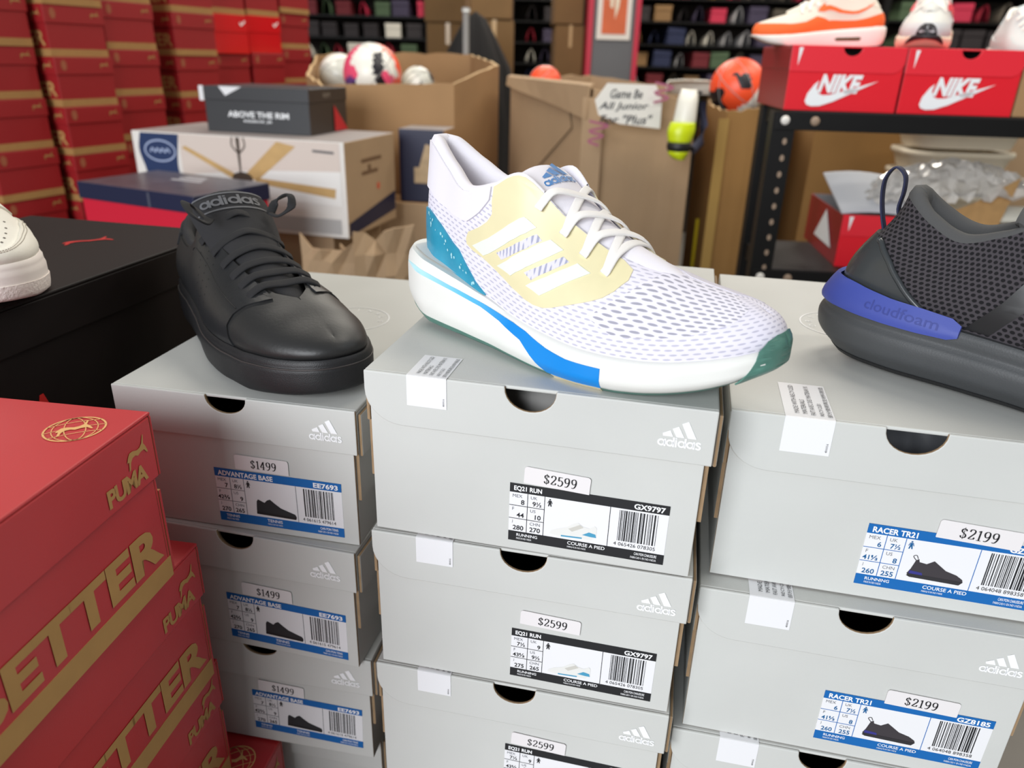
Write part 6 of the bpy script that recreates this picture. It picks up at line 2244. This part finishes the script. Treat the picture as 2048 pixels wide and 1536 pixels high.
# far racks full of goods
DK = [mat('goods_%d' % i, c_, .7) for i, c_ in enumerate(((110, 30, 38), (160, 34, 54), (44, 38, 40), (196, 44, 74), (96, 88, 76), (226, 220, 206), (66, 58, 80), (136, 104, 66), (36, 44, 76), (72, 92, 64), (196, 156, 48), (170, 168, 168)))]


def goods_mesh(kind):
    mb = MB()
    if kind == 0:      # shoe-like
        rows = []
        for a in range(9):
            t = a / 8
            w_ = .045 * math.sin(PI * min(.96, .12 + t * .84)) ** .5
            h_ = .11 - .06 * t
            rows.append([(-.13 + .26 * t, w_ * math.cos(b), h_ * max(0, math.sin(b))) for b in [PI * k / 8 for k in range(9)]])
        mb.grid(rows)
    elif kind == 1:    # box with lid
        mb.box(-.14, .14, -.10, .10, 0, .07)
        mb.box(-.144, .144, -.104, .104, .07, .11)
    else:              # hanging garment
        P = [[(x * (1 + .25 * (z == 0)) + .02 * math.sin(9 * x), y + .02 * math.sin(22 * x), -z * .42) for z in (0, .3, .6, 1)] for x, y in [(-.14 + .035 * k, 0) for k in range(9)]]
        mb.grid(P)
    return mb


CN = ('dark red', 'crimson', 'black', 'pink red', 'grey brown', 'cream', 'dark violet', 'tan', 'navy', 'olive', 'ochre', 'grey')


def rack(x0, x1, Y, zs, name, label, palette, where, kinds=(0, 1)):
    r_ = thing('display_rack', label, 'rack', (x0, Y, 0))
    w_ = x1 - x0
    for x in (-.03, w_ + .03):
        for y_ in (-.02, .40):
            MB().box(x - .02, x + .02, y_ - .02, y_ + .02, 0, 2.4).build('upright', SH, r_)
    for z in zs:
        MB().box(-.05, w_ + .05, -.02, .42, z - .014, z).build('shelf_board', SH, r_)
    MB().box(-.05, w_ + .05, .43, .44, 0, 2.4).build('back_panel', mat('rack_back', (44, 36, 30), .9), r_)
    rr = random.Random(name)
    for z in zs:
        x = x0 + .08
        while x < x1 - .08:
            k = rr.choice(kinds)
            ci_ = rr.choice(palette)
            hw_ = .055 if k == 0 else .075
            o = goods_mesh(k).build(('shoe', 'small_box')[k], DK[ci_], None, smooth=(k == 0), solid=(.003 if k == 0 else 0), bevel=(.004 if k == 1 else 0))
            sc_ = rr.uniform(.9, 1.1)
            o.location = (x + hw_, Y + .15, z + .001)
            o.rotation_euler = (0, 0, PI / 2 + rr.uniform(-.12, .12))
            o.scale = (sc_ * .95, sc_ * (1.0 if k == 0 else .62), sc_)
            tag(o, '%s %s on the far %s' % (CN[ci_], ('shoe', 'box')[k], where), ('shoe', 'box')[k], '%s %s on the %s' % (CN[ci_], ('shoes', 'boxes')[k], name))
            x += hw_ * 2 + rr.uniform(.012, .03)
    return r_


ZS = (1.06, 1.22, 1.38, 1.54, 1.70, 1.86)
xa, xb = at(640, 60, 6.8).x, at(850, 60, 6.8).x
rack(xa - .25, xb, 6.8, ZS, 'red rack', 'far dark rack crowded with red goods behind the octagonal bin', (0, 1, 1, 3, 2, 3, 6, 2, 4, 5, 9), 'red rack behind the octagonal bin')
xa, xb = at(1034, 60, 6.9).x, at(1104, 60, 6.9).x
rack(xa - .02, xb + .05, 6.9, ZS, 'narrow rack', 'narrow far rack between the two carton towers', (1, 2, 3, 5, 6, 8), 'narrow rack between the carton towers')
xa, xb = at(1268, 60, 6.4).x, at(1530, 60, 6.4).x
rack(xa - .1, xb + .75, 6.4, ZS, 'mixed rack', 'far dark rack of mixed shoes and boxes right of the poster column', (2, 4, 5, 6, 7, 8, 9, 10, 11, 0, 3, 4, 7), 'mixed rack right of the poster column')
xa, xb = at(1770, 60, 5.4).x, at(2090, 60, 5.4).x
rack(xa, xb, 5.4, ZS, 'right rack', 'far dark rack behind the sneakers on the red boxes', (2, 2, 0, 1, 4, 3, 11, 9), 'right rack behind the grey sneaker')
